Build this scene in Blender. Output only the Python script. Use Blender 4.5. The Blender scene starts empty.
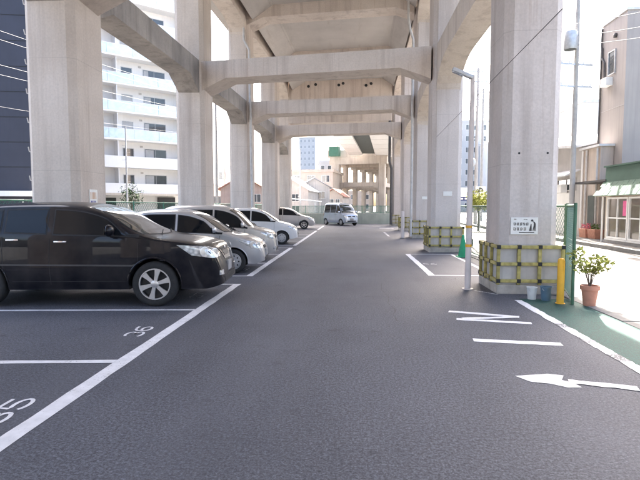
import bpy, bmesh, math, random
from mathutils import Vector, Matrix
from mathutils.bvhtree import BVHTree
R = math.radians
random.seed(7)
scene = bpy.context.scene
col = scene.collection

# ------------------------------------------------------------------ camera, sky, sun, exposure
cam_d = bpy.data.cameras.new('camera')
cam_d.sensor_fit = 'HORIZONTAL'; cam_d.sensor_width = 36.0; cam_d.lens = 28.1
cam_d.clip_start = 0.05; cam_d.clip_end = 3000
cam = bpy.data.objects.new('camera', cam_d); col.objects.link(cam)
cam.location = (0, 0, 1.6)
cam.rotation_euler = (R(90 - 3.89), 0, R(3.78))
scene.camera = cam

SUN_EL, SUN_AZ = 47.0, 8.0          # azimuth measured from +Y towards +X
world = bpy.data.worlds.new('World'); scene.world = world; world.use_nodes = True
wn = world.node_tree.nodes; wl = world.node_tree.links
sky = wn.new('ShaderNodeTexSky'); sky.sky_type = 'NISHITA'; sky.sun_disc = False
sky.sun_elevation = R(SUN_EL); sky.sun_rotation = R(SUN_AZ)
sky.air_density = 0.9; sky.dust_density = 6.0; sky.ozone_density = 0.4
wl.new(sky.outputs[0], wn['Background'].inputs[0]); wn['Background'].inputs[1].default_value = 0.15

sun_d = bpy.data.lights.new('sun', 'SUN'); sun_d.energy = 4.5; sun_d.angle = R(0.53); sun_d.color = (1.0, 0.95, 0.87)
sun = bpy.data.objects.new('sun', sun_d); col.objects.link(sun)
sd = Vector((math.sin(R(SUN_AZ)) * math.cos(R(SUN_EL)), math.cos(R(SUN_AZ)) * math.cos(R(SUN_EL)), math.sin(R(SUN_EL))))
sun.rotation_euler = (-sd).to_track_quat('-Z', 'Y').to_euler()
sun.location = (20, 40, 60)

vs = scene.view_settings
vs.view_transform = 'Standard'; vs.look = 'None'; vs.gamma = 1.0; vs.use_curve_mapping = False
vs.exposure = 2.8
scene.cycles.max_bounces = 8; scene.cycles.diffuse_bounces = 5; scene.cycles.glossy_bounces = 4
scene.cycles.use_denoising = True

# ------------------------------------------------------------------ materials
def nt(name):
    m = bpy.data.materials.new(name); m.use_nodes = True
    t = m.node_tree
    return m, t, t.nodes['Principled BSDF']

def N(t, kind, **kw):
    n = t.nodes.new(kind)
    for k, v in kw.items():
        if k in n.inputs: n.inputs[k].default_value = v
        else: setattr(n, k, v)
    return n

def coords(t, scale=(1, 1, 1), obj=False):
    if obj:
        g = N(t, 'ShaderNodeTexCoord'); out = g.outputs['Object']
    else:
        g = N(t, 'ShaderNodeNewGeometry'); out = g.outputs['Position']
    mp = N(t, 'ShaderNodeMapping'); mp.inputs['Scale'].default_value = scale
    t.links.new(out, mp.inputs['Vector'])
    return mp.outputs[0]

def noise(t, vec, scale, detail=4, rough=0.55):
    n = N(t, 'ShaderNodeTexNoise'); n.inputs['Scale'].default_value = scale
    n.inputs['Detail'].default_value = detail; n.inputs['Roughness'].default_value = rough
    t.links.new(vec, n.inputs['Vector'])
    return n.outputs['Fac']

def ramp(t, fac, lo, hi, c0=(0, 0, 0, 1), c1=(1, 1, 1, 1)):
    r = N(t, 'ShaderNodeValToRGB')
    r.color_ramp.elements[0].position = lo; r.color_ramp.elements[0].color = c0
    r.color_ramp.elements[1].position = hi; r.color_ramp.elements[1].color = c1
    t.links.new(fac, r.inputs[0]); return r.outputs[0]

def mix(t, fac, a, b, mode='MIX'):
    m = N(t, 'ShaderNodeMix', data_type='RGBA', blend_type=mode)
    for sock, v in ((0, fac), (6, a), (7, b)):
        if isinstance(v, (int, float)): m.inputs[sock].default_value = v
        elif isinstance(v, tuple): m.inputs[sock].default_value = v
        else: t.links.new(v, m.inputs[sock])
    return m.outputs[2]

def bump(t, p, h, strength=0.3, dist=0.02):
    b = N(t, 'ShaderNodeBump'); b.inputs['Strength'].default_value = strength; b.inputs['Distance'].default_value = dist
    t.links.new(h, b.inputs['Height']); t.links.new(b.outputs[0], p.inputs['Normal'])

def c4(c): return (c[0], c[1], c[2], 1)

def plain(name, c, rough=0.6, metal=0.0, var=0.12, scale=6.0, coat=0.0, bmp=0.0, streak=0.0):
    m, t, p = nt(name)
    v = coords(t, obj=False)
    f = noise(t, v, scale, 5)
    a = tuple(x * (1 - var) for x in c); b = tuple(min(1, x * (1 + var)) for x in c)
    cc = mix(t, ramp(t, f, 0.3, 0.7), c4(a), c4(b))
    if streak:
        s = noise(t, coords(t, (7, 7, 0.35)), 1.0, 4)
        cc = mix(t, ramp(t, s, 0.48, 0.75), cc, c4(tuple(x * (1 - streak) for x in c)))
    t.links.new(cc, p.inputs['Base Color'])
    p.inputs['Roughness'].default_value = rough; p.inputs['Metallic'].default_value = metal
    if coat: p.inputs['Coat Weight'].default_value = coat; p.inputs['Coat Roughness'].default_value = 0.03
    if bmp: bump(t, p, noise(t, v, scale * 6, 4), bmp, 0.01)
    return m

def concrete(name, a, b, dark, line=2.35, streaks=True):
    m, t, p = nt(name)
    v = coords(t)
    big = noise(t, v, 0.55, 5, 0.6)
    cc = mix(t, ramp(t, big, 0.32, 0.68), c4(a), c4(b))
    fine = noise(t, v, 22, 5, 0.65)
    cc = mix(t, 0.35, cc, ramp(t, fine, 0.2, 0.8, (0.55, 0.55, 0.55, 1), (1.25, 1.25, 1.25, 1)), 'MULTIPLY')
    st = noise(t, coords(t, (2.6, 2.6, 0.13) if streaks else (0.5, 0.12, 1)), 1.0, 6, 0.62)
    cc = mix(t, ramp(t, st, 0.50, 0.84), cc, c4(dark))
    # sooty patches with their own shape
    so = noise(t, coords(t, (1, 1, 0.45) if streaks else (.35, .35, .35)), 1.3, 6, 0.7)
    cc = mix(t, ramp(t, so, 0.66, 0.9), cc, c4(tuple(x * 0.7 for x in dark)))
    # rusty run-off streaks and fine water marks
    ru = noise(t, coords(t, (9, 9, 0.22) if streaks else (1.6, 0.25, 1)), 1.0, 5, 0.7)
    cc = mix(t, ramp(t, ru, 0.58, 0.78, (0, 0, 0, 1), (0.6, 0.6, 0.6, 1)), cc, c4((dark[0] * 1.05, dark[1] * 0.9, dark[2] * 0.78)))
    # shutter-board joints: z lines and board lines
    g = N(t, 'ShaderNodeNewGeometry'); sp = N(t, 'ShaderNodeSeparateXYZ'); t.links.new(g.outputs['Position'], sp.inputs[0])
    def lines(sock, period, width):
        d = N(t, 'ShaderNodeMath', operation='DIVIDE'); t.links.new(sock, d.inputs[0]); d.inputs[1].default_value = period
        f = N(t, 'ShaderNodeMath', operation='FRACT'); t.links.new(d.outputs[0], f.inputs[0])
        l = N(t, 'ShaderNodeMath', operation='LESS_THAN'); t.links.new(f.outputs[0], l.inputs[0]); l.inputs[1].default_value = width / period
        return l.outputs[0]
    lz = lines(sp.outputs[2], line, 0.014)
    ly = lines(sp.outputs[1], 0.92, 0.012)
    mx = N(t, 'ShaderNodeMath', operation='MAXIMUM'); t.links.new(lz, mx.inputs[0])
    l2 = N(t, 'ShaderNodeMath', operation='MULTIPLY'); t.links.new(ly, l2.inputs[0]); l2.inputs[1].default_value = 0.5
    t.links.new(l2.outputs[0], mx.inputs[1])
    mk = N(t, 'ShaderNodeMath', operation='MULTIPLY'); t.links.new(mx.outputs[0], mk.inputs[0]); mk.inputs[1].default_value = 0.28
    cc = mix(t, mk.outputs[0], cc, c4(tuple(x * 0.5 for x in a)))
    t.links.new(cc, p.inputs['Base Color']); p.inputs['Roughness'].default_value = 0.88
    bump(t, p, mix(t, 0.6, ramp(t, fine, 0.2, 0.8), ramp(t, big, 0.2, 0.8)), 0.35, 0.012)
    return m

def asphalt(name, a, b, speck=0.5):
    m, t, p = nt(name)
    v = coords(t)
    big = noise(t, v, 0.35, 6, 0.6)
    cc = mix(t, ramp(t, big, 0.3, 0.7), c4(a), c4(b))
    f = noise(t, v, 70, 3, 0.75)
    cc = mix(t, min(1, speck * 1.6), cc, ramp(t, f, 0.30, 0.70, (0.25, 0.25, 0.27, 1), (2.1, 2.1, 2.1, 1)), 'MULTIPLY')
    f2 = noise(t, v, 38, 5, 0.85)
    cc = mix(t, 0.8, cc, ramp(t, f2, 0.38, 0.64, (0.18, 0.18, 0.20, 1), (2.0, 2.0, 2.0, 1)), 'MULTIPLY')
    # worn pale wheel tracks running along the aisle and oil stains
    tr = noise(t, coords(t, (0.9, 0.07, 1)), 1.0, 4, 0.55)
    cc = mix(t, ramp(t, tr, 0.5, 0.75, (0, 0, 0, 1), (0.45, 0.45, 0.45, 1)), cc, c4(tuple(x * 1.45 for x in b)))
    oil = noise(t, coords(t, (0.8, 1.3, 1)), 1.9, 7, 0.75)
    cc = mix(t, ramp(t, oil, 0.59, 0.72, (0, 0, 0, 1), (0.75, 0.75, 0.75, 1)), cc, c4(tuple(x * 0.45 for x in a)))
    pa = noise(t, coords(t, (0.55, 0.22, 1)), 1.0, 5, 0.65)
    cc = mix(t, 0.6, cc, ramp(t, pa, 0.30, 0.70, (0.70, 0.70, 0.72, 1), (1.25, 1.25, 1.23, 1)), 'MULTIPLY')
    # hairline cracks
    vo = N(t, 'ShaderNodeTexVoronoi', feature='DISTANCE_TO_EDGE'); vo.inputs['Scale'].default_value = 0.42
    wv = N(t, 'ShaderNodeMix', data_type='VECTOR'); wv.inputs[0].default_value = 0.12
    nn = N(t, 'ShaderNodeTexNoise'); nn.inputs['Scale'].default_value = 2.5; nn.inputs['Detail'].default_value = 5
    t.links.new(v, nn.inputs['Vector']); t.links.new(v, wv.inputs[4]); t.links.new(nn.outputs['Color'], wv.inputs[5])
    t.links.new(wv.outputs[1], vo.inputs['Vector'])
    brk = noise(t, v, 0.5, 3)
    cr = ramp(t, vo.outputs[0], 0.0, 0.006, (1, 1, 1, 1), (0, 0, 0, 1))
    crm = mix(t, 1.0, cr, ramp(t, brk, 0.60, 0.66), 'MULTIPLY')
    cc = mix(t, crm, cc, c4(tuple(x * 0.4 for x in a)))
    t.links.new(cc, p.inputs['Base Color'])
    rr = ramp(t, f2, 0.2, 0.8, (0.60, 0.60, 0.60, 1), (0.88, 0.88, 0.88, 1)); t.links.new(rr, p.inputs['Roughness'])
    bump(t, p, f2, 0.8, 0.008)
    return m

def road_paint(name, c, under, wear=0.62):
    m, t, p = nt(name)
    v = coords(t)
    f = noise(t, v, 42, 5, 0.75); b = noise(t, v, 2.3, 4)
    ad = N(t, 'ShaderNodeMath', operation='MULTIPLY_ADD'); t.links.new(b, ad.inputs[0]); ad.inputs[1].default_value = 0.35; t.links.new(f, ad.inputs[2])
    k = ramp(t, ad.outputs[0], wear + 0.13, wear + 0.22)
    d = noise(t, v, 9, 4)
    cc = mix(t, ramp(t, d, 0.3, 0.75), c4(c), c4(tuple(x * 0.78 for x in c)))
    cc = mix(t, k, cc, c4(under))
    t.links.new(cc, p.inputs['Base Color']); p.inputs['Roughness'].default_value = 0.7
    bump(t, p, noise(t, v, 95, 3, 0.7), 0.4, 0.004)
    return m

def car_paint(name, c, metal=0.0, rough=0.25):
    m, t, p = nt(name)
    v = coords(t, obj=True)
    d = noise(t, v, 3.0, 5)
    cc = mix(t, ramp(t, d, 0.35, 0.8, (0, 0, 0, 1), (0.14, 0.14, 0.14, 1)), c4(c), c4((0.2, 0.18, 0.16)))
    t.links.new(cc, p.inputs['Base Color'])
    p.inputs['Metallic'].default_value = metal; p.inputs['Roughness'].default_value = rough
    p.inputs['Coat Weight'].default_value = 1.0; p.inputs['Coat Roughness'].default_value = 0.04
    if metal == 0 and c[0] < .1:
        p.inputs['Specular IOR Level'].default_value = 0.1; p.inputs['Coat Weight'].default_value = 0.48; p.inputs['Coat Roughness'].default_value = 0.015
    return m

def glassy(name, c, rough=0.03, spec=0.6):
    m, t, p = nt(name)
    f = noise(t, coords(t, obj=True), 2.0, 3)
    t.links.new(mix(t, f, c4(tuple(x * 0.7 for x in c)), c4(tuple(x * 1.3 for x in c))), p.inputs['Base Color'])
    p.inputs['Roughness'].default_value = rough; p.inputs['IOR'].default_value = 1.52
    p.inputs['Coat Weight'].default_value = spec; p.inputs['Coat Roughness'].default_value = 0.02
    return m

def lamp_lens(name):
    m, t, p = nt(name)
    vo = N(t, 'ShaderNodeTexVoronoi'); vo.inputs['Scale'].default_value = 16
    t.links.new(coords(t, obj=True), vo.inputs['Vector'])
    cc = ramp(t, vo.outputs['Distance'], 0.15, 0.75, (0.85, 0.87, 0.88, 1), (0.34, 0.36, 0.38, 1))
    t.links.new(cc, p.inputs['Base Color']); p.inputs['Metallic'].default_value = 0.5; p.inputs['Roughness'].default_value = 0.18
    p.inputs['Coat Weight'].default_value = 1.0; p.inputs['Coat Roughness'].default_value = 0.02
    return m

def leafy(name, c):
    m, t, p = nt(name)
    oi = N(t, 'ShaderNodeNewGeometry')
    cc = mix(t, oi.outputs['Random Per Island'], c4(tuple(x * 0.55 for x in c)), c4(tuple(min(1, x * 1.5) for x in c)))
    t.links.new(cc, p.inputs['Base Color']); p.inputs['Roughness'].default_value = 0.9; p.inputs['Specular IOR Level'].default_value = 0.2
    p.inputs['Subsurface Weight'].default_value = 0.0
    return m

M = {}
M['conc'] = concrete('concrete_beige', (0.55, 0.47, 0.405), (0.66, 0.58, 0.515), (0.34, 0.275, 0.235))
M['conc_stained'] = concrete('concrete_stained', (0.22, 0.20, 0.19), (0.40, 0.355, 0.32), (0.10, 0.095, 0.09))
M['conc_pink'] = concrete('concrete_pinkish_grey', (0.54, 0.48, 0.445), (0.65, 0.585, 0.55), (0.34, 0.29, 0.265))
M['conc_soffit'] = concrete('concrete_soffit', (0.46, 0.425, 0.395), (0.54, 0.50, 0.465), (0.30, 0.27, 0.25), streaks=False)
M['conc_far'] = concrete('concrete_far', (0.34, 0.29, 0.245), (0.43, 0.375, 0.32), (0.20, 0.17, 0.15))
M['conc_grey'] = concrete('concrete_grey', (0.44, 0.43, 0.43), (0.55, 0.54, 0.53), (0.30, 0.29, 0.29))
M['plinth'] = plain('plinth_concrete', (0.42, 0.38, 0.33), 0.9, 0, 0.25, 5, bmp=0.3)
M['asphalt'] = asphalt('asphalt_lot', (0.056, 0.058, 0.071), (0.084, 0.086, 0.101))
M['street'] = asphalt('asphalt_street', (0.075, 0.073, 0.07), (0.10, 0.098, 0.094), 0.35)
M['earth'] = asphalt('ground_far', (0.10, 0.097, 0.09), (0.145, 0.14, 0.13), 0.3)
M['paint'] = road_paint('road_paint_white', (0.78, 0.77, 0.79), (0.09, 0.09, 0.1), 0.655)
M['paint_worn'] = road_paint('road_paint_worn', (0.70, 0.70, 0.72), (0.09, 0.09, 0.1), 0.50)
M['paint_faint'] = road_paint('road_paint_faint', (0.42, 0.42, 0.44), (0.09, 0.09, 0.1), 0.47)
M['green_pave'] = asphalt('green_pavement_coating', (0.007, 0.046, 0.039), (0.010, 0.062, 0.051), 0.35)
M['kerb'] = plain('kerb_concrete', (0.19, 0.185, 0.175), 0.9, 0, 0.2, 4, bmp=0.3)
M['yellow'] = plain('guard_yellow', (0.43, 0.36, 0.12), 0.65, 0, 0.35, 11, streak=0.45)
M['bollard'] = plain('bollard_yellow', (0.80, 0.42, 0.03), 0.5, 0, 0.12, 5)
M['black'] = plain('black_rubber', (0.018, 0.018, 0.02), 0.65, 0, 0.3, 8)
M['plastic'] = plain('black_plastic', (0.03, 0.03, 0.033), 0.45, 0, 0.2, 8)
M['panel'] = plain('guard_panel', (0.50, 0.47, 0.44), 0.85, 0, 0.15, 3, streak=0.25)
M['white'] = plain('white_paint', (0.80, 0.79, 0.77), 0.55, 0, 0.06, 4)
M['offwhite'] = plain('offwhite_plaster', (0.80, 0.78, 0.75), 0.85, 0, 0.04, 1.2, streak=0.07)
M['apt_white'] = plain('apartment_white', (0.88, 0.865, 0.84), 0.8, 0, 0.03, 1.2, streak=0.04)
M['pole_white'] = plain('pole_pinkish_white', (0.66, 0.58, 0.54), 0.6, 0, 0.1, 4, streak=0.2)
M['cream'] = plain('cream_plaster', (0.68, 0.60, 0.50), 0.85, 0, 0.08, 1.5, streak=0.15)
M['beige_wall'] = plain('beige_wall', (0.52, 0.44, 0.38), 0.88, 0, 0.10, 1.2, streak=0.22)
M['mauve_wall'] = plain('mauve_wall', (0.40, 0.355, 0.33), 0.85, 0, 0.06, 0.8, streak=0.12)
M['grey_wall'] = plain('grey_wall', (0.50, 0.47, 0.45), 0.88, 0, 0.10, 1.2, streak=0.25)
M['flat_wall'] = plain('flat_wall', (0.47, 0.405, 0.355), 0.88, 0, 0.08, 1.2, streak=0.12)
M['pink_wall'] = plain('pink_wall', (0.45, 0.345, 0.305), 0.88, 0, 0.10, 1.2, streak=0.2)
M['navy'] = plain('navy_cladding', (0.034, 0.035, 0.052), 0.6, 0, 0.12, 0.7, streak=0.12)
M['navy_sign'] = plain('navy_sign', (0.02, 0.03, 0.12), 0.5, 0, 0.1, 3)
M['tile_red'] = plain('roof_reddish', (0.34, 0.17, 0.13), 0.75, 0, 0.2, 4)
M['tile_grey'] = plain('roof_grey', (0.33, 0.33, 0.35), 0.6, 0, 0.18, 4)
M['roof_pale'] = plain('roof_pale', (0.62, 0.62, 0.63), 0.55, 0, 0.12, 3)
M['shingle'] = plain('green_shingle', (0.075, 0.135, 0.10), 0.8, 0, 0.22, 7, bmp=0.2)
M['green_board'] = plain('green_board', (0.06, 0.12, 0.09), 0.6, 0, 0.12, 2)
M['steel_green'] = plain('steel_green', (0.015, 0.085, 0.05), 0.55, 0, 0.12, 2)
M['fence_green'] = plain('fence_green', (0.05, 0.20, 0.14), 0.5, 0, 0.15, 5)
M['fence_dkgreen'] = plain('fence_dark_green', (0.05, 0.13, 0.075), 0.5, 0, 0.2, 5)
M['wall_green'] = plain('wall_pale_green', (0.40, 0.44, 0.38), 0.85, 0, 0.12, 2, streak=0.2)
M['steel_pale'] = plain('steel_pale', (0.66, 0.63, 0.60), 0.55, 0, 0.06, 1.2, streak=0.12)
M['steel_dark'] = plain('steel_dark', (0.045, 0.055, 0.05), 0.6, 0, 0.2, 2)
M['pipe_dark'] = plain('pipe_dark', (0.07, 0.065, 0.065), 0.55, 0, 0.2, 6)
M['pipe_grey'] = plain('pipe_grey', (0.52, 0.50, 0.48), 0.5, 0, 0.12, 6)
M['galv'] = plain('galvanised', (0.5, 0.51, 0.52), 0.45, 0.5, 0.15, 8)
M['wood_pole'] = plain('pole_concrete', (0.40, 0.38, 0.36), 0.85, 0, 0.12, 4)
M['wire'] = plain('cable_black', (0.04, 0.04, 0.04), 0.6)
M['wire_pale'] = plain('cable_pale', (0.36, 0.35, 0.35), 0.6)
M['terracotta'] = plain('terracotta', (0.52, 0.24, 0.16), 0.75, 0, 0.15, 9)
M['soil'] = plain('soil', (0.07, 0.05, 0.035), 0.95, 0, 0.3, 30)
M['blue_plastic'] = plain('blue_plastic', (0.09, 0.16, 0.22), 0.45, 0, 0.15, 9)
M['grey_plastic'] = plain('pale_plastic', (0.62, 0.62, 0.60), 0.5, 0, 0.1, 9)
M['cone_green'] = plain('cone_green', (0.01, 0.30, 0.13), 0.45, 0, 0.12, 7)
M['pink'] = plain('pink_flowers', (0.62, 0.16, 0.22), 0.7, 0, 0.3, 14)
M['poster_pink'] = plain('poster_pink', (0.75, 0.12, 0.30), 0.6, 0, 0.15, 8)
M['winglass'] = glassy('window_glass', (0.06, 0.075, 0.09), 0.04)
M['shopglass'] = glassy('shop_glass', (0.16, 0.13, 0.10), 0.04)
M['balc_glass'] = glassy('balcony_glass', (0.68, 0.82, 0.85), 0.12, 0.4)
M['curtain'] = plain('curtain_pale', (0.5, 0.5, 0.5), 0.8, 0, 0.1, 2)
M['tower'] = plain('tower_bluegrey', (0.36, 0.375, 0.40), 0.6, 0, 0.06, 0.2)
M['tower_win'] = glassy('tower_window', (0.20, 0.22, 0.25), 0.1)
M['carglass'] = glassy('car_glass_dark', (0.008, 0.010, 0.013), 0.015, 0.0)
M['carglass'].node_tree.nodes['Principled BSDF'].inputs['Specular IOR Level'].default_value = 0.30
M['windshield'] = glassy('car_windshield', (0.035, 0.045, 0.045), 0.015, 1.0)
M['lens'] = lamp_lens('headlight_lens')
M['amber'] = glassy('lamp_amber', (0.45, 0.16, 0.02), 0.1)
M['redlens'] = glassy('lamp_red', (0.35, 0.02, 0.02), 0.1)
M['chrome'] = plain('chrome', (0.75, 0.75, 0.77), 0.14, 1.0, 0.04)
M['alloy'] = plain('alloy_rim', (0.72, 0.70, 0.68), 0.32, 0.75, 0.06, 9)
M['steelrim'] = plain('steel_wheel_cover', (0.50, 0.50, 0.51), 0.4, 0.5, 0.06, 9)
M['tyre'] = plain('tyre', (0.022, 0.022, 0.023), 0.8, 0, 0.25, 20)
M['plate'] = plain('number_plate_grey', (0.30, 0.30, 0.31), 0.6, 0, 0.08, 5)
M['paint_black'] = car_paint('paint_black', (0.006, 0.006, 0.010), 0.0, 0.3)
M['paint_silver'] = car_paint('paint_silver', (0.55, 0.55, 0.56), 0.55, 0.34)
M['paint_silver2'] = car_paint('paint_warm_silver', (0.58, 0.56, 0.54), 0.5, 0.34)
M['paint_white'] = car_paint('paint_white', (0.78, 0.77, 0.76), 0.0, 0.3)
M['paint_grey'] = car_paint('paint_grey', (0.52, 0.50, 0.49), 0.55, 0.34)
M['paint_blue'] = car_paint('paint_pale_blue', (0.46, 0.52, 0.62), 0.4, 0.34)
M['leaf'] = leafy('leaf_green', (0.10, 0.15, 0.035))
M['leaf_yellow'] = leafy('leaf_yellowgreen', (0.30, 0.31, 0.08))
M['leaf_dark'] = leafy('leaf_dark', (0.05, 0.08, 0.04))
M['bark'] = plain('bark', (0.13, 0.10, 0.08), 0.9, 0, 0.25, 12)
M['sign_white'] = plain('sign_white', (0.78, 0.76, 0.72), 0.5, 0, 0.05, 8)
M['ink'] = plain('sign_ink', (0.06, 0.05, 0.05), 0.6)
M['ink_orange'] = plain('sign_orange', (0.55, 0.30, 0.13), 0.6)
M['ink_blue'] = plain('sign_blue', (0.10, 0.10, 0.30), 0.6)

# ------------------------------------------------------------------ mesh helpers
class MB:
    def __init__(s): s.v = []; s.f = []
    def add(s, vs_, fs):
        o = len(s.v); s.v += [tuple(p) for p in vs_]; s.f += [tuple(i + o for i in f) for f in fs]; return s
    def box(s, a, b, m=None):
        x0, y0, z0 = a; x1, y1, z1 = b
        p = [(x0, y0, z0), (x1, y0, z0), (x1, y1, z0), (x0, y1, z0), (x0, y0, z1), (x1, y0, z1), (x1, y1, z1), (x0, y1, z1)]
        if m is not None: p = [m @ Vector(q) for q in p]
        return s.add(p, [(0, 3, 2, 1), (4, 5, 6, 7), (0, 1, 5, 4), (1, 2, 6, 5), (2, 3, 7, 6), (3, 0, 4, 7)])
    def prism(s, pts, z0, z1, m=None):
        n = len(pts); p = [(x, y, z0) for x, y in pts] + [(x, y, z1) for x, y in pts]
        if m is not None: p = [m @ Vector(q) for q in p]
        return s.add(p, [tuple(range(n - 1, -1, -1)), tuple(range(n, 2 * n))] + [(i, (i + 1) % n, n + (i + 1) % n, n + i) for i in range(n)])
    def loft(s, rings, cap=True):
        n = len(rings[0]); p = [q for r in rings for q in r]; f = []
        for k in range(len(rings) - 1):
            for i in range(n):
                j = (i + 1) % n
                f.append((k * n + i, k * n + j, (k + 1) * n + j, (k + 1) * n + i))
        if cap: f.append(tuple(range(n - 1, -1, -1))); f.append(tuple(range((len(rings) - 1) * n, len(rings) * n)))
        return s.add(p, f)
    def tube(s, pts, r, n=8, cap=True):
        pts = [Vector(p) for p in pts]; rr = r if isinstance(r, (list, tuple)) else [r] * len(pts); rings = []
        for i, p in enumerate(pts):
            d = (pts[min(i + 1, len(pts) - 1)] - pts[max(i - 1, 0)]).normalized()
            u = d.cross(Vector((0, 0, 1)) if abs(d.z) < 0.9 else Vector((1, 0, 0))).normalized(); w = d.cross(u)
            rings.append([tuple(p + (u * math.cos(2 * math.pi * k / n) + w * math.sin(2 * math.pi * k / n)) * rr[i]) for k in range(n)])
        return s.loft(rings, cap)
    def lathe(s, prof, n=24, m=None, cap=True):
        rings = []
        for r, z in prof:
            q = [Vector((r * math.cos(2 * math.pi * k / n), r * math.sin(2 * math.pi * k / n), z)) for k in range(n)]
            if m is not None: q = [m @ p for p in q]
            rings.append([tuple(p) for p in q])
        return s.loft(rings, cap)
    def grid(s, rows, flip=False):
        nr, nc = len(rows), len(rows[0]); p = [q for r in rows for q in r]; f = []
        for i in range(nr - 1):
            for j in range(nc - 1):
                q = (i * nc + j, i * nc + j + 1, (i + 1) * nc + j + 1, (i + 1) * nc + j)
                f.append(q[::-1] if flip else q)
        return s.add(p, f)
    def build(s, name, mat, parent=None, smooth=None, bevel=0.0):
        me = bpy.data.meshes.new(name); me.from_pydata(s.v, [], s.f); me.validate()
        bm = bmesh.new(); bm.from_mesh(me); bmesh.ops.recalc_face_normals(bm, faces=bm.faces)
        if bevel:
            bmesh.ops.bevel(bm, geom=[e for e in bm.edges if len(e.link_faces) == 2 and e.calc_face_angle(0) > 0.6], offset=bevel, segments=2, affect='EDGES', profile=0.6)
        bm.to_mesh(me); bm.free()
        if smooth:
            for p in me.polygons: p.use_smooth = True
            me.set_sharp_from_angle(angle=R(smooth))
        me.materials.append(M[mat] if isinstance(mat, str) else mat)
        o = bpy.data.objects.new(name, me); col.objects.link(o)
        if parent is not None: o.parent = parent
        return o

def mesh_obj(name, me, parent=None, loc=(0, 0, 0), rot=(0, 0, 0)):
    o = bpy.data.objects.new(name, me); col.objects.link(o); o.location = loc; o.rotation_euler = rot
    if parent is not None: o.parent = parent
    return o

def tag(o, label, cat, group=None):
    o['label'] = label; o['category'] = cat
    if group: o['group'] = group
    return o

def thing(name, label, cat, loc=(0, 0, 0), rz=0, group=None):
    o = bpy.data.objects.new(name, None); o.empty_display_size = 0.2; col.objects.link(o)
    o.location = loc; o.rotation_euler = (0, 0, rz)
    return tag(o, label, cat, group)

def struct(o): o['kind'] = 'structure'; return o
def stuff(o): o['kind'] = 'stuff'; return o

def copy_tree(o, parent=None):
    c = o.copy(); col.objects.link(c)
    if parent is not None: c.parent = parent
    for ch in o.children: copy_tree(ch, c)
    return c

def text_mesh(txt, size):
    cu = bpy.data.curves.new('txt', 'FONT'); cu.body = txt; cu.size = size; cu.align_x = 'CENTER'; cu.align_y = 'CENTER'
    o = bpy.data.objects.new('txt', cu); col.objects.link(o); bpy.context.view_layer.update()
    me = bpy.data.meshes.new_from_object(o.evaluated_get(bpy.context.evaluated_depsgraph_get()))
    bpy.data.objects.remove(o); return me

# ------------------------------------------------------------------ ground, lot, street
def sheet(name, x0, x1, y0, y1, z, mat, parent=None):
    return MB().add([(x0, y0, z), (x1, y0, z), (x1, y1, z), (x0, y1, z)], [(0, 1, 2, 3)]).build(name, mat, parent)
struct(sheet('ground', -1500, 1500, -600, 2500, -0.03, 'earth'))
lot = struct(sheet('parking_lot', -7.8, 3.42, -25, 45.0, 0.0, 'asphalt'))
pav = struct(sheet('pavement', 2.86, 3.72, -25, 8.75, 0.004, 'green_pave'))
struct(sheet('road', 4.15, 9.4, -40, 160, -0.012, 'street'))
# far pavement with kerb
fp = MB().box((9.4, -30, -0.03), (9.55, 150, 0.13)).box((9.55, -30, -0.03), (11.6, 150, 0.12)).build('far_pavement', 'kerb'); struct(fp)
sheet('edge_line', 8.75, 8.9, -30, 150, -0.008, 'paint_worn', fp)
# drain gutter with cover slabs along the lot edge
gut = struct(sheet('gutter', 3.40, 4.15, -25, 60, -0.016, 'kerb'))
sm = MB().box((-0.19, -0.29, 0), (0.19, 0.29, 0.05)).build('cover_slab', 'kerb', gut, bevel=0.008)
sm.location = (3.93, 2.0, -0.045)
for i in range(1, 36):
    o = sm.copy(); col.objects.link(o); o.location = (3.93 + random.uniform(-.004, .004), 2.0 + i * 0.6, -0.045 + random.uniform(-.003, .004))

def strip(name, a, b, w, z, mat, parent, jag=0.006, step=0.25):
    a, b = Vector(a), Vector(b); d = b - a; L = d.length; d.normalize(); n = Vector((-d.y, d.x)); k = max(2, int(L / step)); rows = []
    for i in range(k + 1):
        p = a + d * (L * i / k); j1, j2 = random.uniform(-jag, jag), random.uniform(-jag, jag)
        q, r = p + n * (w / 2 + j1), p - n * (w / 2 + j2)
        rows.append([(q.x, q.y, z), (r.x, r.y, z)])
    return MB().grid(rows).build(name, mat, parent)
ZP = 0.004; LX = -2.36; LW = 0.15
strip('bay_line', (LX, -1.0), (LX, 10.05), LW, ZP, 'paint', lot)
strip('bay_line', (LX, 11.17), (LX, 18.98), LW, ZP, 'paint', lot)
strip('bay_line', (LX, 20.0), (LX, 32.2), LW, ZP, 'paint', lot)
strip('bay_line', (LX, 33.35), (LX, 40.5), LW, ZP, 'paint', lot)
BS = 0.088   # the bays are set out a little askew
for y in (-0.2, 2.35, 4.90, 7.48, 10.0, 11.22, 13.8, 16.35, 18.92, 20.0, 22.55, 25.1, 27.65, 33.4, 36.0, 38.5):
    strip('bay_line', (LX - LW / 2, y), (-7.3, y - BS * 4.9), 0.10, ZP, 'paint', lot)
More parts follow.
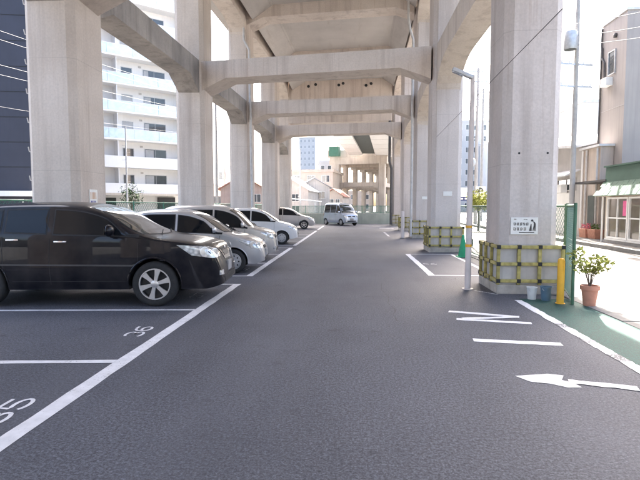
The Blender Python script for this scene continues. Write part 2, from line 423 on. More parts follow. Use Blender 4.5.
# right-hand bay
strip('bay_line', (1.82, 11.55), (1.82, 16.75), 0.15, ZP, 'paint', lot)
strip('bay_line', (1.90, 11.62), (3.3, 11.62), 0.11, ZP, 'paint', lot)
strip('bay_line', (1.90, 16.7), (3.3, 16.7), 0.10, ZP, 'paint', lot)
strip('bay_line', (3.25, 11.7), (3.25, 16.6), 0.10, ZP, 'paint', lot)
strip('bay_line', (1.9, 26.4), (1.9, 31.0), 0.12, ZP, 'paint_worn', lot)
strip('bay_line', (1.96, 31.0), (3.2, 31.0), 0.10, ZP, 'paint_worn', lot)
strip('bay_line', (1.9, 36.0), (2.9, 36.0), 0.25, ZP, 'paint', lot)
# white edge line beside the green pavement
strip('edge_line', (2.80, 8.6), (2.80, 6.9), 0.13, 0.006, 'paint', lot, 0.010, 0.12)
for k in range(60):
    strip('edge_line', (2.80, 6.88 - k * .235), (2.80, 6.655 - k * .235), 0.125, 0.006, 'paint' if k % 3 else 'paint_worn', lot, 0.010, 0.07)
# bay numbers, read from the aisle
def arc(cx, cz, rx, rz, a0, a1, n=12): return [(cx + rx * math.cos(R(a0 + (a1 - a0) * k / n)), cz + rz * math.sin(R(a0 + (a1 - a0) * k / n))) for k in range(n + 1)]
DIG = {'3': [arc(.22, .72, .22, .26, 150, -90) + arc(.22, .25, .24, .25, 90, -150)], '5': [[(.44, .98), (.06, .98), (.03, .56)] + arc(.22, .30, .24, .28, 120, -150)],
       '6': [arc(.40, .62, .38, .36, 80, 180, 8) + [(.02, .3)], arc(.23, .28, .21, .27, 0, 360, 20)], '7': [[(.0, .98), (.44, .98), (.16, 0)]], '8': [arc(.22, .74, .18, .24, 0, 360, 18), arc(.22, .26, .22, .25, 0, 360, 18)],
       '9': [arc(.22, .72, .21, .26, 0, 360, 20), [(.43, .72)] + arc(.05, .40, .38, .38, 0, -80, 8)], '4': [[(.34, 0), (.34, .98), (.0, .3), (.48, .3)]], '0': [arc(.22, .5, .21, .48, 0, 360, 22)]}
def number(txt, x, y, mat='paint', w=.235, h=.21, sw=.034):
    """digits painted to be read facing the bay: across the digit = +y, up the digit = -x"""
    mb = MB(); pitch = w * 1.18
    for k, ch in enumerate(txt):
        y0 = y + (k - len(txt) / 2) * pitch
        for li, pl in enumerate(DIG[ch]):
            P2 = [Vector((x - (v_ - .5) * h, y0 + u_ * w * 2)) for u_, v_ in pl]; rows = []
            for i, p in enumerate(P2):
                d = (P2[min(i + 1, len(P2) - 1)] - P2[max(i - 1, 0)]).normalized(); n_ = Vector((-d.y, d.x)) * sw / 2
                rows.append([(p.x + n_.x, p.y + n_.y, ZP + li * .0006), (p.x - n_.x, p.y - n_.y, ZP + li * .0006)])
            mb.grid(rows)
    mb.build('bay_number', mat, lot)
number('35', -2.70, 3.66); number('36', -2.72, 6.15); number('37', -2.76, 8.75, 'paint_faint'); number('38', -2.76, 12.5, 'paint_worn')
number('39', -2.76, 15.05, 'paint_worn'); number('40', -2.76, 17.6, 'paint_worn')
o = mesh_obj('bay_number', text_mesh('56', 0.42), lot, (2.12, 13.9, ZP), (0, 0, 0)); o.data.materials.clear(); o.data.materials.append(M['paint_worn'])
# IN marking and arrow for cars turning in from the street
strip('letter_marking', (1.44, 5.98), (2.42, 5.86), 0.135, ZP, 'paint', lot, 0.008, 0.1)
strip('letter_marking', (1.47, 7.10), (2.44, 6.90), 0.125, ZP, 'paint', lot, 0.008, 0.1)
strip('letter_marking', (1.46, 7.62), (2.40, 7.29), 0.125, ZP, 'paint', lot, 0.008, 0.1)
strip('letter_marking', (1.56, 7.13), (2.34, 7.27), 0.10, 0.0065, 'paint', lot, 0.008, 0.1)
hm = MB().add([(1.53, 4.72, ZP), (1.86, 4.80, ZP), (1.99, 4.76, ZP), (1.92, 4.63, ZP), (2.00, 4.565, ZP), (2.02, 4.45, ZP), (1.90, 4.44, ZP), (1.78, 4.53, ZP), (1.62, 4.57, ZP)], [tuple(range(9))])
hm.build('arrow_marking', 'paint', lot)
strip('arrow_marking', (1.97, 4.60), (2.50, 4.45), 0.105, 0.0065, 'paint', lot, 0.01, 0.08)
cp_ = [(0.62, 6.9), (0.60, 7.3), (0.66, 7.7), (0.58, 8.2), (0.63, 8.8), (0.55, 9.5), (0.60, 10.4)]
for a_, b_ in zip(cp_, cp_[1:]): strip('crack', a_, b_, 0.007, 0.003, 'black', lot, 0.006, 0.06)
# short white repair marks near the first pillar
strip('bay_line', (2.30, 9.55), (2.62, 9.15), 0.06, ZP, 'paint_worn', lot)

# ------------------------------------------------------------------ viaduct
via = thing('viaduct', 'tall beige concrete railway viaduct on paired pillars over the car park', 'viaduct', (0, 0, 0))
ROWS_R = [(2.70, -22.7), (2.70, -14.7), (2.70, -6.7), (2.70, 1.3), (2.70, 9.30), (2.70, 17.5), (2.98, 25.0), (3.12, 32.8), (3.16, 40.8)]
ROWS_L = [(-6.85, -21.8), (-6.85, -13.8), (-6.85, -5.8), (-6.85, 2.2), (-6.90, 10.32), (-6.68, 18.8), (-6.45, 26.1), (-6.20, 33.9), (-6.3, 41.8)]
PW, PD = 1.02, 1.18
def pillar(parent, x, y, w, d, h, ch=0.14, mat='conc'):
    pts = [(x + ch, y), (x + w - ch, y), (x + w, y + ch), (x + w, y + d - ch), (x + w - ch, y + d), (x + ch, y + d), (x, y + d - ch), (x, y + ch)]
    return MB().prism(pts, -0.02, h).build('pillar', mat, parent)
def beam(parent, name, A, B, w, z0, z1, drop, hl, mat='conc', curve=False):
    # haunched beam from A to B (x, y), bottom z0, top z1
    A, B = Vector(A), Vector(B); L = (B - A).length; d = (B - A) / L; n = Vector((-d.y, d.x)) * (w / 2)
    if curve:
        prof = [(hl * (1 - math.cos(a)), z0 - drop * (1 - math.sin(a))) for a in [R(k * 15) for k in range(7)]]
        prof = prof + [(L - s, z) for s, z in prof[::-1]]
    else:
        prof = [(0, z0 - drop), (hl, z0), (L - hl, z0), (L, z0 - drop)]
    prof = prof + [(L, z1), (0, z1)]
    ring = lambda sg: [(A.x + d.x * s + n.x * sg, A.y + d.y * s + n.y * sg, z) for s, z in prof]
    return MB().loft([ring(1), ring(-1)]).build(name, mat, parent)
for i, ((rx, ry), (lx, ly)) in enumerate(zip(ROWS_R, ROWS_L)):
    pillar(via, rx, ry, PW, PD, 11.2, mat='conc_pink'); pillar(via, lx - .06, ly, PW + 0.08, PD + .18, 11.2)
    a = (lx + PW - 0.06, ly + PD / 2); b = (rx + 0.01, ry + PD / 2)
    if i < 8:
        beam(via, 'cross_beam', a, b, 1.05, 6.36, 7.02, 0.42, 1.05)
        beam(via, 'cross_beam', a, b, 1.10, 11.25, 12.0, 0.35, 0.95)
    else:
        cb = beam(via, 'crosshead', a, b, 1.1, 8.45, 12.0, 0.0, 0.9)
        for fx in (-3.7, -3.1, -1.2, -0.85, 1.0, 1.4):
            tpos = (fx - a[0]) / (b[0] - a[0]); yy = a[1] + (b[1] - a[1]) * tpos - 0.56
            MB().lathe([(0.11, 0), (0.12, 0.03)], 12, Matrix.Translation((fx, yy, 11.4 + 0.12 * random.choice((-1, 0, 1)))) @ Matrix.Rotation(R(90), 4, 'X')).build('bolt_hole', 'black', cb)
    if i < 8:
        for rows, w in ((ROWS_R, PW), (ROWS_L, PW - .05)):
            p0, p1 = rows[i], rows[i + 1]
            A = (p0[0] + w / 2, p0[1] + PD - .01); B = (p1[0] + w / 2, p1[1] + .01)
            beam(via, 'side_beam', A, B, 0.80, 6.36, 7.06, *((0.85, 1.9, 'conc', True) if rows is ROWS_R else (0.5, 0.95, 'conc_stained')))
            beam(via, 'edge_girder', A, B, 0.86, 11.0, 12.0, 0.6, 1.8, curve=True)
# deck: soffit slab with slanted inner haunches, cantilever wings and parapets
def deck(parent, sections, mat='conc'):
    rings = []
    for (xl, xr, y) in sections:
        rings.append([(xl + 1.25, y, 11.15), (xl + 2.35, y + .0, 11.82), (xr - 1.9, y, 11.82), (xr - 1.0, y, 11.15), (xr - .95, y, 12.02), (xr + 1.25, y, 12.12),
                      (xr + 1.25, y, 13.6), (xr + 1.05, y, 13.6), (xr + 1.05, y, 12.5), (xl - 1.05, y, 12.5), (xl - 1.05, y, 13.6), (xl - 1.25, y, 13.6), (xl - 1.25, y, 12.12), (xl + .9, y, 12.02)])
    return MB().loft(rings).build('deck', mat, parent)
def shear(y): return y
secs = [(-6.85, 3.72, -75)] + [(l[0], r[0] + PW, (l[1] + r[1]) / 2 + .6) for l, r in zip(ROWS_L, ROWS_R)]
deck(via, secs, 'conc_soffit')
# drain pipes fixed to the pillars
def pipe(parent, pts, r, mat): return MB().tube(pts, r, 8).build('drain_pipe', mat, parent, 40)
pipe(via, [(-5.25, 25.95, 0.1), (-5.36, 25.97, 8.9), (-5.36, 25.97, 9.6), (-5.62, 25.9, 10.1), (-5.62, 25.9, 11.6)], 0.065, 'pipe_grey')
pipe(via, [(2.86, 24.93, 0.1), (2.86, 24.93, 9.6), (2.70, 24.9, 10.1), (2.62, 24.9, 10.6), (2.62, 24.9, 12.0)], 0.065, 'pipe_grey')
pipe(via, [(3.06, 40.72, 0.1), (3.06, 40.72, 4.6), (2.9, 40.7, 5.2), (2.9, 40.7, 8.4)], 0.11, 'pipe_dark')
for k in range(14):
    z = 0.9 + k * 0.62
    MB().tube([(-6.95, 10.5, z), (-7.01, 10.5, z + .02), (-7.03, 10.5, z + .12)], .012, 6).build('cable_bracket', 'pipe_grey', via)
pipe(via, [(3.35, 17.44, 0.5), (3.35, 17.44, 6.0)], 0.0, 'pipe_grey') if False else None
# rail added off the deck edge to cast a shadow strip on the ground
MB().box((5.30, -75, 12.3), (5.52, 41.0, 12.55)).build('shadow_rail', 'conc_grey', via)

for hx in (2.98, 3.48):
    MB().lathe([(.016, 0), (.02, .006)], 10, Matrix.Translation((hx, 9.302, 2.55)) @ Matrix.Rotation(R(90), 4, 'X')).build('tie_hole', 'black', via)
# notice boards on pillars
nb = thing('notice_board', 'white notice with black lettering and bending figure on nearest right pillar', 'notice', (3.10, 9.30, 1.24))
MB().box((-0.24, -0.025, -0.155), (0.24, -0.003, 0.155)).build('board', 'sign_white', nb, bevel=0.004)
rnd = random.Random(3)
ink = MB()
def stroke(cx, cz, w, h): ink.box((cx - w / 2, -0.0285, cz - h / 2), (cx + w / 2, -0.026, cz + h / 2))
for (gx, gw) in ((-0.155, 0.05), (0.02, 0.06)):
    for k in range(4): stroke(gx + rnd.uniform(-gw / 2, gw / 2), 0.115 + rnd.uniform(-.012, .012), rnd.uniform(.012, .03), .007)
for row, (z, sz) in enumerate(((0.035, 0.05), (-0.055, 0.055))):
    for c in range(5 if row == 0 else 4):
        gx = -0.175 + c * (0.056 if row == 0 else 0.06)
        for k in range(3): stroke(gx + rnd.uniform(-.008, .008), z + (k - 1) * sz * .38, sz * rnd.uniform(.5, .85), .008)
        for k in range(2): stroke(gx + (k - .5) * sz * rnd.uniform(.3, .6), z + rnd.uniform(-.008, .008), .008, sz * rnd.uniform(.6, .95))
stroke(0.04, -0.118, 0.27, 0.016)
stuff(ink.build('lettering', 'ink', nb))
fig = MB()
def poly2(pts): fig.add([(x, -0.0285, z) for x, z in pts] + [(x, -0.026, z) for x, z in pts], [tuple(range(len(pts)))] + [(i, (i + 1) % len(pts), len(pts) + (i + 1) % len(pts), len(pts) + i) for i in range(len(pts))])
poly2([(0.135 + .022 * math.cos(a), 0.098 + .02 * math.sin(a)) for a in [k * math.pi / 5 for k in range(10)]])
poly2([(0.15, 0.085), (0.178, 0.075), (0.198, 0.04), (0.197, -0.09), (0.18, -0.09), (0.172, -0.02), (0.160, -0.09), (0.145, -0.09), (0.163, 0.01), (0.165, 0.045)])
poly2([(0.112, 0.04), (0.125, 0.035), (0.128, -0.02), (0.13, -0.09), (0.083, -0.09), (0.098, -0.02)])
fig.build('pictogram', 'ink', nb)
def small_plate(x, y, z, w, h, label, axis='y'):
    t = thing('notice_plate', label, 'notice', (x, y, z))
    MB().box((-w / 2, -0.02, -h / 2), (w / 2, -0.003, h / 2)).build('board', 'sign_white', t, bevel=0.003)
    return t
small_plate(3.24, 17.5, 2.02, 0.30, 0.16, 'small white plate on the second right-hand pillar')
small_plate(3.52, 25.0, 2.0, 0.26, 0.14, 'tiny white plate on the third right-hand pillar')
pt = thing('poster', 'faded cream poster with orange and blue print on nearest left pillar', 'poster', (-5.86, 10.95, 1.78))
MB().box((0.003, -0.17, -0.19), (0.018, 0.17, 0.19)).build('sheet', 'sign_white', pt)
ms = MB(); mb2 = MB()
for k in range(5): ms.box((0.0185, -0.13 + k * 0.055, -0.02), (0.020, -0.105 + k * 0.055, 0.13))
for k in range(4): mb2.box((0.0185, -0.12 + k * 0.06, -0.10), (0.020, -0.08 + k * 0.06, -0.06))
mb2.box((0.0185, 0.02, -0.17), (0.020, 0.13, -0.125))
ms.build('orange_print', 'ink_orange', pt); mb2.build('blue_print', 'ink_blue', pt)

# pillar guards
def guard(x, y, label, ch=0.14):
    g = thing('pillar_guard', label, 'pillar guard', (x, y, 0), 0, 'yellow and black guards round the right-hand pillars')
    W, D = PW, PD; zs = (0.24, 0.55, 0.86); t = 0.04; b = 0.058
    # concrete plinth and backing panels
    MB().box((-0.075, -0.075, -0.01), (W + 0.075, D + 0.075, 0.17)).build('plinth', 'plinth', g, bevel=0.02)
    for (a, c) in (((-.035, -.035), (W + .035, -.012)), ((-.035, -.012), (-.012, D + .03))):
        MB().box((a[0], a[1], 0.17), (c[0], c[1], 0.90)).build('panel', 'panel', g)
    o0 = -0.055 - t
    for z in zs:
        MB().box((-0.10, o0, z - b / 2), (W + 0.10, -0.037, z + b / 2)).build('rail', 'yellow', g, bevel=0.008)
        MB().box((o0, -0.034, z - b / 2), (-0.037, D + 0.05, z + b / 2)).build('rail', 'yellow', g, bevel=0.008)
        MB().box((W + 0.037, -0.034, z - b / 2), (W - o0, D + 0.05, z + b / 2)).build('rail', 'yellow', g, bevel=0.008)
    xs = (-0.06, W * 0.30, W * 0.66, W + 0.06)
    for xx in xs:
        MB().box((xx - b / 2, o0 + 0.006, 0.17), (xx + b / 2, -0.040, 0.90)).build('post', 'yellow', g, bevel=0.008)
        for z in zs: MB().box((xx - .036, o0 - .007, z - .036), (xx + .036, -0.036, z + .036)).build('corner_block', 'black', g, bevel=0.008)
    for yy in (0.38, 0.80, D):
        MB().box((o0 + 0.006, yy - b / 2, 0.17), (-0.040, yy + b / 2, 0.90)).build('post', 'yellow', g, bevel=0.008)
        for z in zs: MB().box((o0 - .007, yy - .036, z - .036), (-0.036, yy + .036, z + .036)).build('corner_block', 'black', g, bevel=0.008)
ords = ['nearest', 'second', 'third', 'fourth', 'fifth']
for k, (x, y) in enumerate(ROWS_R[4:]):
    guard(x, y, 'yellow and black guard frame around the %s right-hand pillar' % ords[k])

# steel river span and far viaduct
span = thing('steel_span', 'pale steel girder span with shaded gap coloured dark beyond the car park', 'bridge span', (0, 42, 0))
def sk(x, y): return (x + 0.074 * y, y)
def box_sk(x0, x1, z0, z1, L): return MB().loft([[(x0 + 0.074 * y, y, z0), (x1 + 0.074 * y, y, z0), (x1 + 0.074 * y, y, z1), (x0 + 0.074 * y, y, z1)] for y in (0.8, L)])
box_sk(-5.3, -2.6, 11.8, 13.6, 60).build('box_girder', 'steel_pale', span)
box_sk(0.0, 4.6, 11.8, 13.6, 60).build('box_girder', 'steel_pale', span)
box_sk(-2.6, 0.0, 12.15, 13.5, 60).build('gap_shade', 'steel_dark', span)  # shade of the gap between the girders, coloured in as a dark fill
box_sk(4.6, 5.7, 11.7, 14.4, 60).build('edge_girder', 'steel_green', span)
for y in range(6, 60, 6):
    MB().box((-5.25 + .074 * y, y, 11.77), (-2.65 + .074 * y, y + .12, 11.8)).build('flange_seam', 'pipe_grey', span)
    MB().box((.05 + .074 * y, y, 11.77), (4.55 + .074 * y, y + .12, 11.8)).build('flange_seam', 'pipe_grey', span)
far = thing('far_viaduct', 'distant concrete viaduct frames receding to the right beyond the end fence', 'viaduct', (0, 104, 0), R(-16))
sl = 0.0
MB().box((-4.5, -2.5, 11.75), (-2.4, -1.2, 13.7)).build('screen_panel', 'steel_green', far)
for i in range(13):
    y = i * 8.0; xo = sl * y; w = 1.7 if i == 0 else 1.0
    pillar(far, -4.75 + xo, y, w, 1.3, 11.2, 0.1, 'conc_far'); pillar(far, 5.3 + xo, y, 1.3, 1.3, 11.2, 0.1, 'conc_far')
    beam(far, 'cross_beam', (-4.75 + w - .05 + xo, y + .65), (5.35 + xo, y + .65), 1.05, 5.6, 6.5, 0.5, 1.2, 'conc_far')
    beam(far, 'cross_beam', (-5.2 + xo, y + .65), (7.0 + xo, y + .65), 1.4, 10.2, 11.7, 0.0, 1.2, 'conc_far')
    if i < 12:
        y2 = y + 8; x2 = sl * y2
        for bx in (-4.2, 5.9):
            beam(far, 'side_beam', (bx + xo, y + 1.3), (bx + x2, y2), 0.8, 5.6, 6.4, 0.6, 1.6, 'conc_far', True)
            beam(far, 'edge_girder', (bx + xo, y + 1.36), (bx + x2, y2 - .05), 0.85, 10.6, 11.72, 0.5, 1.6, 'conc_far', True)
        MB().loft([[(-5.6 + a, b, 11.73), (7.2 + a, b, 11.73), (7.2 + a, b, 13.2), (-5.6 + a, b, 13.2)] for a, b in ((xo, y), (x2, y2 - .01))]).build('deck_slab', 'conc_far', far)

# ------------------------------------------------------------------ cars
def pchip(pts):
    pts = sorted(pts); xs = [p[0] for p in pts]; ys = [p[1] for p in pts]; n = len(xs)
    h = [xs[i + 1] - xs[i] for i in range(n - 1)]; d = [(ys[i + 1] - ys[i]) / h[i] for i in range(n - 1)]
    m = [d[0]] + [0 if d[i - 1] * d[i] <= 0 else 3 * (h[i - 1] + h[i]) / ((2 * h[i] + h[i - 1]) / d[i - 1] + (h[i] + 2 * h[i - 1]) / d[i]) for i in range(1, n - 1)] + [d[-1]]
    def f(x):
        x = min(max(x, xs[0]), xs[-1]); i = 0
        while i < n - 2 and x > xs[i + 1]: i += 1
        t = (x - xs[i]) / h[i]
        return ((2 * t**3 - 3 * t**2 + 1) * ys[i] + (t**3 - 2 * t**2 + t) * h[i] * m[i] + (-2 * t**3 + 3 * t**2) * ys[i + 1] + (t**3 - t**2) * h[i] * m[i + 1])
    return f
def sstep(a, b, x): t = min(1, max(0, (x - a) / (b - a))); return t * t * (3 - 2 * t)

def make_wheel(root, x, y, side, r, w, rim, spokes, rimmat):
    e = Matrix.Translation((x, y, r)) @ Matrix.Rotation(R(-90 * side), 4, 'X')   # local +z points outwards
    rr = r * rim
    prof = [(rr, -w / 2), (r * .93, -w / 2), (r * .985, -w * .38), (r, -w * .2), (r, w * .2), (r * .985, w * .38), (r * .93, w * .47), (r * .80, w * .5), (rr, w * .44)]
    ty = MB().lathe(prof + [prof[0]], 40, e, False).build('wheel', 'tyre', root, 40)
    MB().lathe([(rr + .002, -w / 2), (rr + .002, w * .44), (rr * .93, w * .46), (rr * .90, w * .36), (rr * .88, w * .05), (rr * .5, 0), (.0001, 0)], 40, e, False).build('rim', rimmat if spokes == 0 else 'plastic', ty, 35)
    sp = MB()
    if spokes:
        sp.lathe([(rr * 1.0, w * .40), (rr * .985, w * .475), (rr * .915, w * .475), (rr * .90, w * .38)], 40, e, False)
        for k in range(spokes):
            m = e @ Matrix.Rotation(2 * math.pi * k / spokes + .3, 4, 'Z')
            z0, z1 = w * .34, w * .44
            pts = [(rr * .12, -rr * .10), (rr * .55, -rr * .12), (rr * .93, -rr * .19), (rr * .93, rr * .19), (rr * .55, rr * .12), (rr * .12, rr * .10)]
            sp.prism(pts, z0, z1, m)
        sp.lathe([(rr * .24, w * .30), (rr * .24, w * .45), (rr * .18, w * .48), (.0001, w * .48)], 20, e, False)
        sp.build('spokes', rimmat, ty, 35)
    else:
        sp.lathe([(rr * .9, w * .3), (rr * .86, w * .40), (rr * .5, w * .46), (rr * .2, w * .45), (.0001, w * .47)], 36, e, False)
        sp.build('wheel_cover', rimmat, ty, 35)
        hl = MB()
        for k in range(9):
            a = 2 * math.pi * k / 9
            hl.lathe([(rr * .10, 0), (rr * .10, .012)], 10, e @ Matrix.Translation((rr * .68 * math.cos(a), rr * .68 * math.sin(a), w * .40)))
        hl.build('cover_slots', 'black', ty)

def make_car(name, label, P, loc, rz):
    root = thing(name, label, P.get('cat', 'car'), loc, rz)
    L, W, H = P['L'], P['W'] / 2, P['H']
    top = pchip([(-x * L, z) for x, z in P['top']]); belt = pchip([(-x * L, z) for x, z in P['belt']]); wid = pchip([(-x * L, w * W) for x, w in P['wid']])
    r = P['r']; ra = r + P.get('gap', 0.055); wx = [-P['fo'], -P['fo'] - P['wb']]; z0 = P['sill']; zm = P.get('zm', 0.6); tum = P.get('tum', .28)
    bot = pchip([(0, z0 + .06), (-.25, z0 - .0), (-L + .35, z0), (-L, z0 + .12)])
    def zb(x):
        z = bot(x)
        for c in wx:
            d = abs(x - c)
            if d < ra: z = max(z, r + math.sqrt(ra * ra - d * d))
        return z
    st = set()
    k = 0
    for i in range(61): st.add(round(-L * i / 60, 4))
    for x, _ in P['top']: st.add(round(-x * L, 4))
    for i in range(1, 9): st.add(round(-.18 * (i / 9) ** 1.5, 4)); st.add(round(-L + .15 * (i / 9) ** 1.5, 4))
    for c in wx:
        st.add(round(c - ra * 1.002, 4)); st.add(round(c + ra * 1.002, 4))
        for i in range(17): st.add(round(c + ra * .9995 * math.cos(math.pi * i / 16), 4))
    st = sorted(x for x in st if -L <= x <= 0)
    def sect(x):
        zt = top(x); zbb = zb(x); zs = min(belt(x), zt - .02); zs = max(zs, zbb + .03) if zs < zbb + .03 else zs; zt = max(zt, zs + .02)
        w = wid(x); h = zt - zs
        def sy(z):
            if z < zm: return w * (1 - .07 * ((zm - z) / (zm - .2)) ** 2)
            return w * (1 - .014 * ((z - zm) / max(.1, 1.1 - zm)) ** 2)
        pts = [(0, zbb), (sy(zbb) * .6, zbb), (sy(zbb) * .97, zbb)]
        for i in range(11):
            z = zbb + (zs - zbb) * i / 10; y = sy(z)
            pts.append((y if i else y * .995, z + (.008 if i == 0 else 0)))
        c = .8 + (.2 - .8) * sstep(.15, .4, h); ys = sy(zs); tt = tum * sstep(.05, .3, h)
        hl = h * (1 - c)
        for i in range(1, 7): t = i / 6; pts.append((ys - tt * hl * t - .012 * sstep(0, .1, h) * min(1, t * 3), zs + hl * t))
        yr, zl = pts[-1]
        for i in range(1, 11):
            a = math.pi / 2 * i / 10
            pts.append((yr * math.cos(a) ** (2 / 2.6), zl + (zt - zl) * math.sin(a) ** (2 / 2.3)))
        return pts, zs, h, hl
    mb = MB(); rings = []
    for x in st:
        pts = sect(x)[0]
        rings.append([(x, y, z) for y, z in pts] + [(x, -y, z) for y, z in pts[-2:0:-1]])
    mb.loft(rings)
    body = mb.build('body', P['paint'], root, 32)
    bvh = BVHTree.FromPolygons([Vector(v) for v in mb.v], mb.f)
    def proj(p, d, off):
        p = Vector(p); d = Vector(d).normalized(); hit = bvh.ray_cast(p - d * 1.2, d)
        if hit[0] is None:
            n = bvh.find_nearest(p); loc, nn = n[0], n[1]
        else: loc, nn = hit[0], hit[1]
        if nn.dot(d) > 0: nn = -nn
        return loc + nn * off
    def resample(pl, n):
        pl = [Vector(p) for p in pl]; seg = [(pl[i + 1] - pl[i]).length for i in range(len(pl) - 1)]; T = sum(seg) or 1; out = []
        for k in range(n):
            t = T * k / (n - 1); i = 0
            while i < len(seg) - 1 and t > seg[i]: t -= seg[i]; i += 1
            out.append(pl[i].lerp(pl[i + 1], min(1, t / (seg[i] or 1))))
        return out
    def patch(nm, lo, hi, d, mat, off=.004, n=16, m=8, parent=None):
        lo, hi = resample(lo, n), resample(hi, n); rows = []
        for j in range(m): rows.append([lo[i].lerp(hi[i], j / (m - 1)) for i in range(n)])
        P3 = [[proj(p, d, off) for p in row] for row in rows]
        q = MB(); q.grid([[tuple(p) for p in row] for row in P3])
        # skirt down to the body so the panel has an edge
        ring = [(0, i) for i in range(n)] + [(j, n - 1) for j in range(1, m)] + [(m - 1, i) for i in range(n - 2, -1, -1)] + [(j, 0) for j in range(m - 2, 0, -1)]
        A = [tuple(P3[j][i]) for j, i in ring]; B = [tuple(proj(rows[j][i], d, -.004)) for j, i in ring]
        q.loft([A, B], False)
        return q.build(nm, mat, parent or root, 40)
    def seam(pts, d, mat='black', w=.008, off=.0022, nm='panel_gap'):
        pts = resample(pts, 14); q = MB(); rows = []
        d = Vector(d)
        for i, p in enumerate(pts):
            tdir = (pts[min(i + 1, 13)] - pts[max(i - 1, 0)]).normalized(); s_ = tdir.cross(d).normalized() * (w / 2)
            rows.append([tuple(proj(p + s_, d, off)), tuple(proj(p - s_, d, off))])
        q.grid(rows); return q.build(nm, mat, root)
    # side glass
    for s in (1, -1):
        d = (0, -s, 0)
        for (xa, xb) in P['win']:
            xs = [-(xa + (xb - xa) * i / 14) * L for i in range(15)]
            lo = []; hi = []
            for x in xs:
                _, zs, h, hl = sect(x)
                lo.append((x, s * W, zs + .035)); hi.append((x, s * W, max(zs + .04, zs + hl - .03)))
            patch('window_trim', [(p[0] + (.02 if i == 0 else -.02 if i == 14 else 0), p[1], p[2] - .022) for i, p in enumerate(lo)], [(p[0] + (.02 if i == 0 else -.02 if i == 14 else 0), p[1], p[2] + .018) for i, p in enumerate(hi)], d, 'black', .003, 18, 6)
            patch('side_window', lo, hi, d, 'carglass', .007, 18, 6)
        # door gaps and handles
        for x, za, zz in P['doors']:
            seam([(-x * L, s * W, za), (-x * L - .01, s * W, (za + zz) / 2), (-x * L, s * W, zz)], d)
        for x in P['handles']:
            z = sect(-x * L)[1] - .085; p = proj((-x * L, s * W, z), d, .012)
            MB().box((p.x - .10, p.y - .014, p.z - .014), (p.x + .10, p.y + .014, p.z + .014)).build('door_handle', P.get('handlemat', P['paint']), root, 40, bevel=.008)
        seam([(P['doors'][0][0] * -L, s * W, z0 + .14), (P['doors'][-1][0] * -L, s * W, z0 + .14)], d)
        if P.get('mould'): seam([(-.25 * L, s * W, P['mould']), (-.76 * L, s * W, P['mould'] + .02)], d, 'pipe_dark', .026, .008, 'side_moulding')
        # arch lip
        for c in wx:
            pts = [proj((c + (ra + .012) * math.cos(a), s * W, r + (ra + .012) * math.sin(a)), d, .001) for a in [R(5 + 170 * i / 18) for i in range(19)]]
            MB().tube(pts, .013, 6).build('arch_lip', P['paint'], root, 50)
        # mirror
        mx = -P['mirror'] * L; _, zs, h, hl = sect(mx); yb = proj((mx, s * W, zs + .05), d, 0).y
        q = MB(); rg = []
        for i in range(9):
            t = -1 + 2 * i / 8; f = max(.05, (1 - abs(t) ** 2.6)) ** .5 * P.get('mirsize', 1.0)
            rg.append([(mx + .02 + .065 * f * math.cos(a) * (1.0 if math.cos(a) > 0 else .55), yb + s * (.125 + .105 * t), zs + .115 + .075 * f * math.sin(a)) for a in [2 * math.pi * k / 12 for k in range(12)]])
        q.loft(rg); mir = q.build('mirror', P.get('mirmat', P['paint']), root, 50)
        MB().box((mx - .02, min(yb, yb + s * .09), zs + .02), (mx + .05, max(yb, yb + s * .09), zs + .07)).build('mirror_arm', 'plastic', mir, bevel=.01)
        MB().box((mx - .022, yb + s * .125 - .085, zs + .06), (mx - .017, yb + s * .125 + .085, zs + .17)).build('mirror_glass', 'carglass', mir)
        # headlights, fog lamps, tail lamps
        hl_ = P['head']
        hlp = patch('headlight', [(x, s * y, z) for x, y, z in hl_[0]], [(x, s * y, z) for x, y, z in hl_[1]], (-.7, -s * .7, 0), 'lens', .006, 12, 8)
        hd_ = Vector((-.7, -s * .7, 0)).normalized()
        for q_ in (.30, .62):
            A_, B_ = resample([(x, s * y, z) for x, y, z in hl_[0]], 11), resample([(x, s * y, z) for x, y, z in hl_[1]], 11)
            i_ = int(q_ * 10); c_ = A_[i_].lerp(B_[i_], .5); rad = (A_[i_] - B_[i_]).length * .30
            e_ = proj(c_, hd_, .003)
            MB().lathe([(rad * 1.12, 0), (rad * 1.12, .008), (rad * .95, .010), (rad * .85, .004), (.0001, .007)], 18, Matrix.Translation(e_) @ hd_.to_track_quat('-Z', 'Y').to_matrix().to_4x4(), False).build('lamp_bowl', 'alloy', hlp, 40)
        if P.get('fog'):
            fx, fy, fz = P['fog']
            patch('fog_lamp', [(fx, s * (fy - .10), fz - .04), (fx - .06, s * (fy + .06), fz - .035)], [(fx, s * (fy - .10), fz + .035), (fx - .06, s * (fy + .06), fz + .04)], (-.9, -s * .35, 0), 'lens', .006, 8, 5)
        patch('tail_lamp', [(-L + .02, s * W * .72, .82 * P['tail']), (-L + .18, s * W * .98, .82 * P['tail'])], [(-L + .10, s * W * .72, 1.06 * P['tail']), (-L + .24, s * W * .95, 1.06 * P['tail'])], (.7, -s * .6, 0), 'redlens', .006, 8, 8)
        for c in wx: make_wheel(root, c, s * (W - .012 - P['tw'] / 2), s, r, P['tw'], P['rim'], P['spokes'], P['rimmat'])
    # black box added inside the body to keep light out of the arches
    MB().box((wx[1] - .3, -W * .62, z0 + .01), (wx[0] + .3, W * .62, z0 + .30)).build('arch_shade_box', 'black', root)
    # windscreen and rear window
    def screen(nm, xa, xb, fa, fb, mat, bow, off):
        n = 17; rows = []
        lo, hi = [], []
        for i in range(n):
            u = -1 + 2 * i / (n - 1)
            lo.append((-xa * L - bow * u * u, u * fa * W, 1.0)); hi.append((-xb * L - bow * .5 * u * u, u * fb * W, 1.0))
        return patch(nm, lo, hi, (0, 0, -1), mat, off, n, 9)
    ws = P['screen']
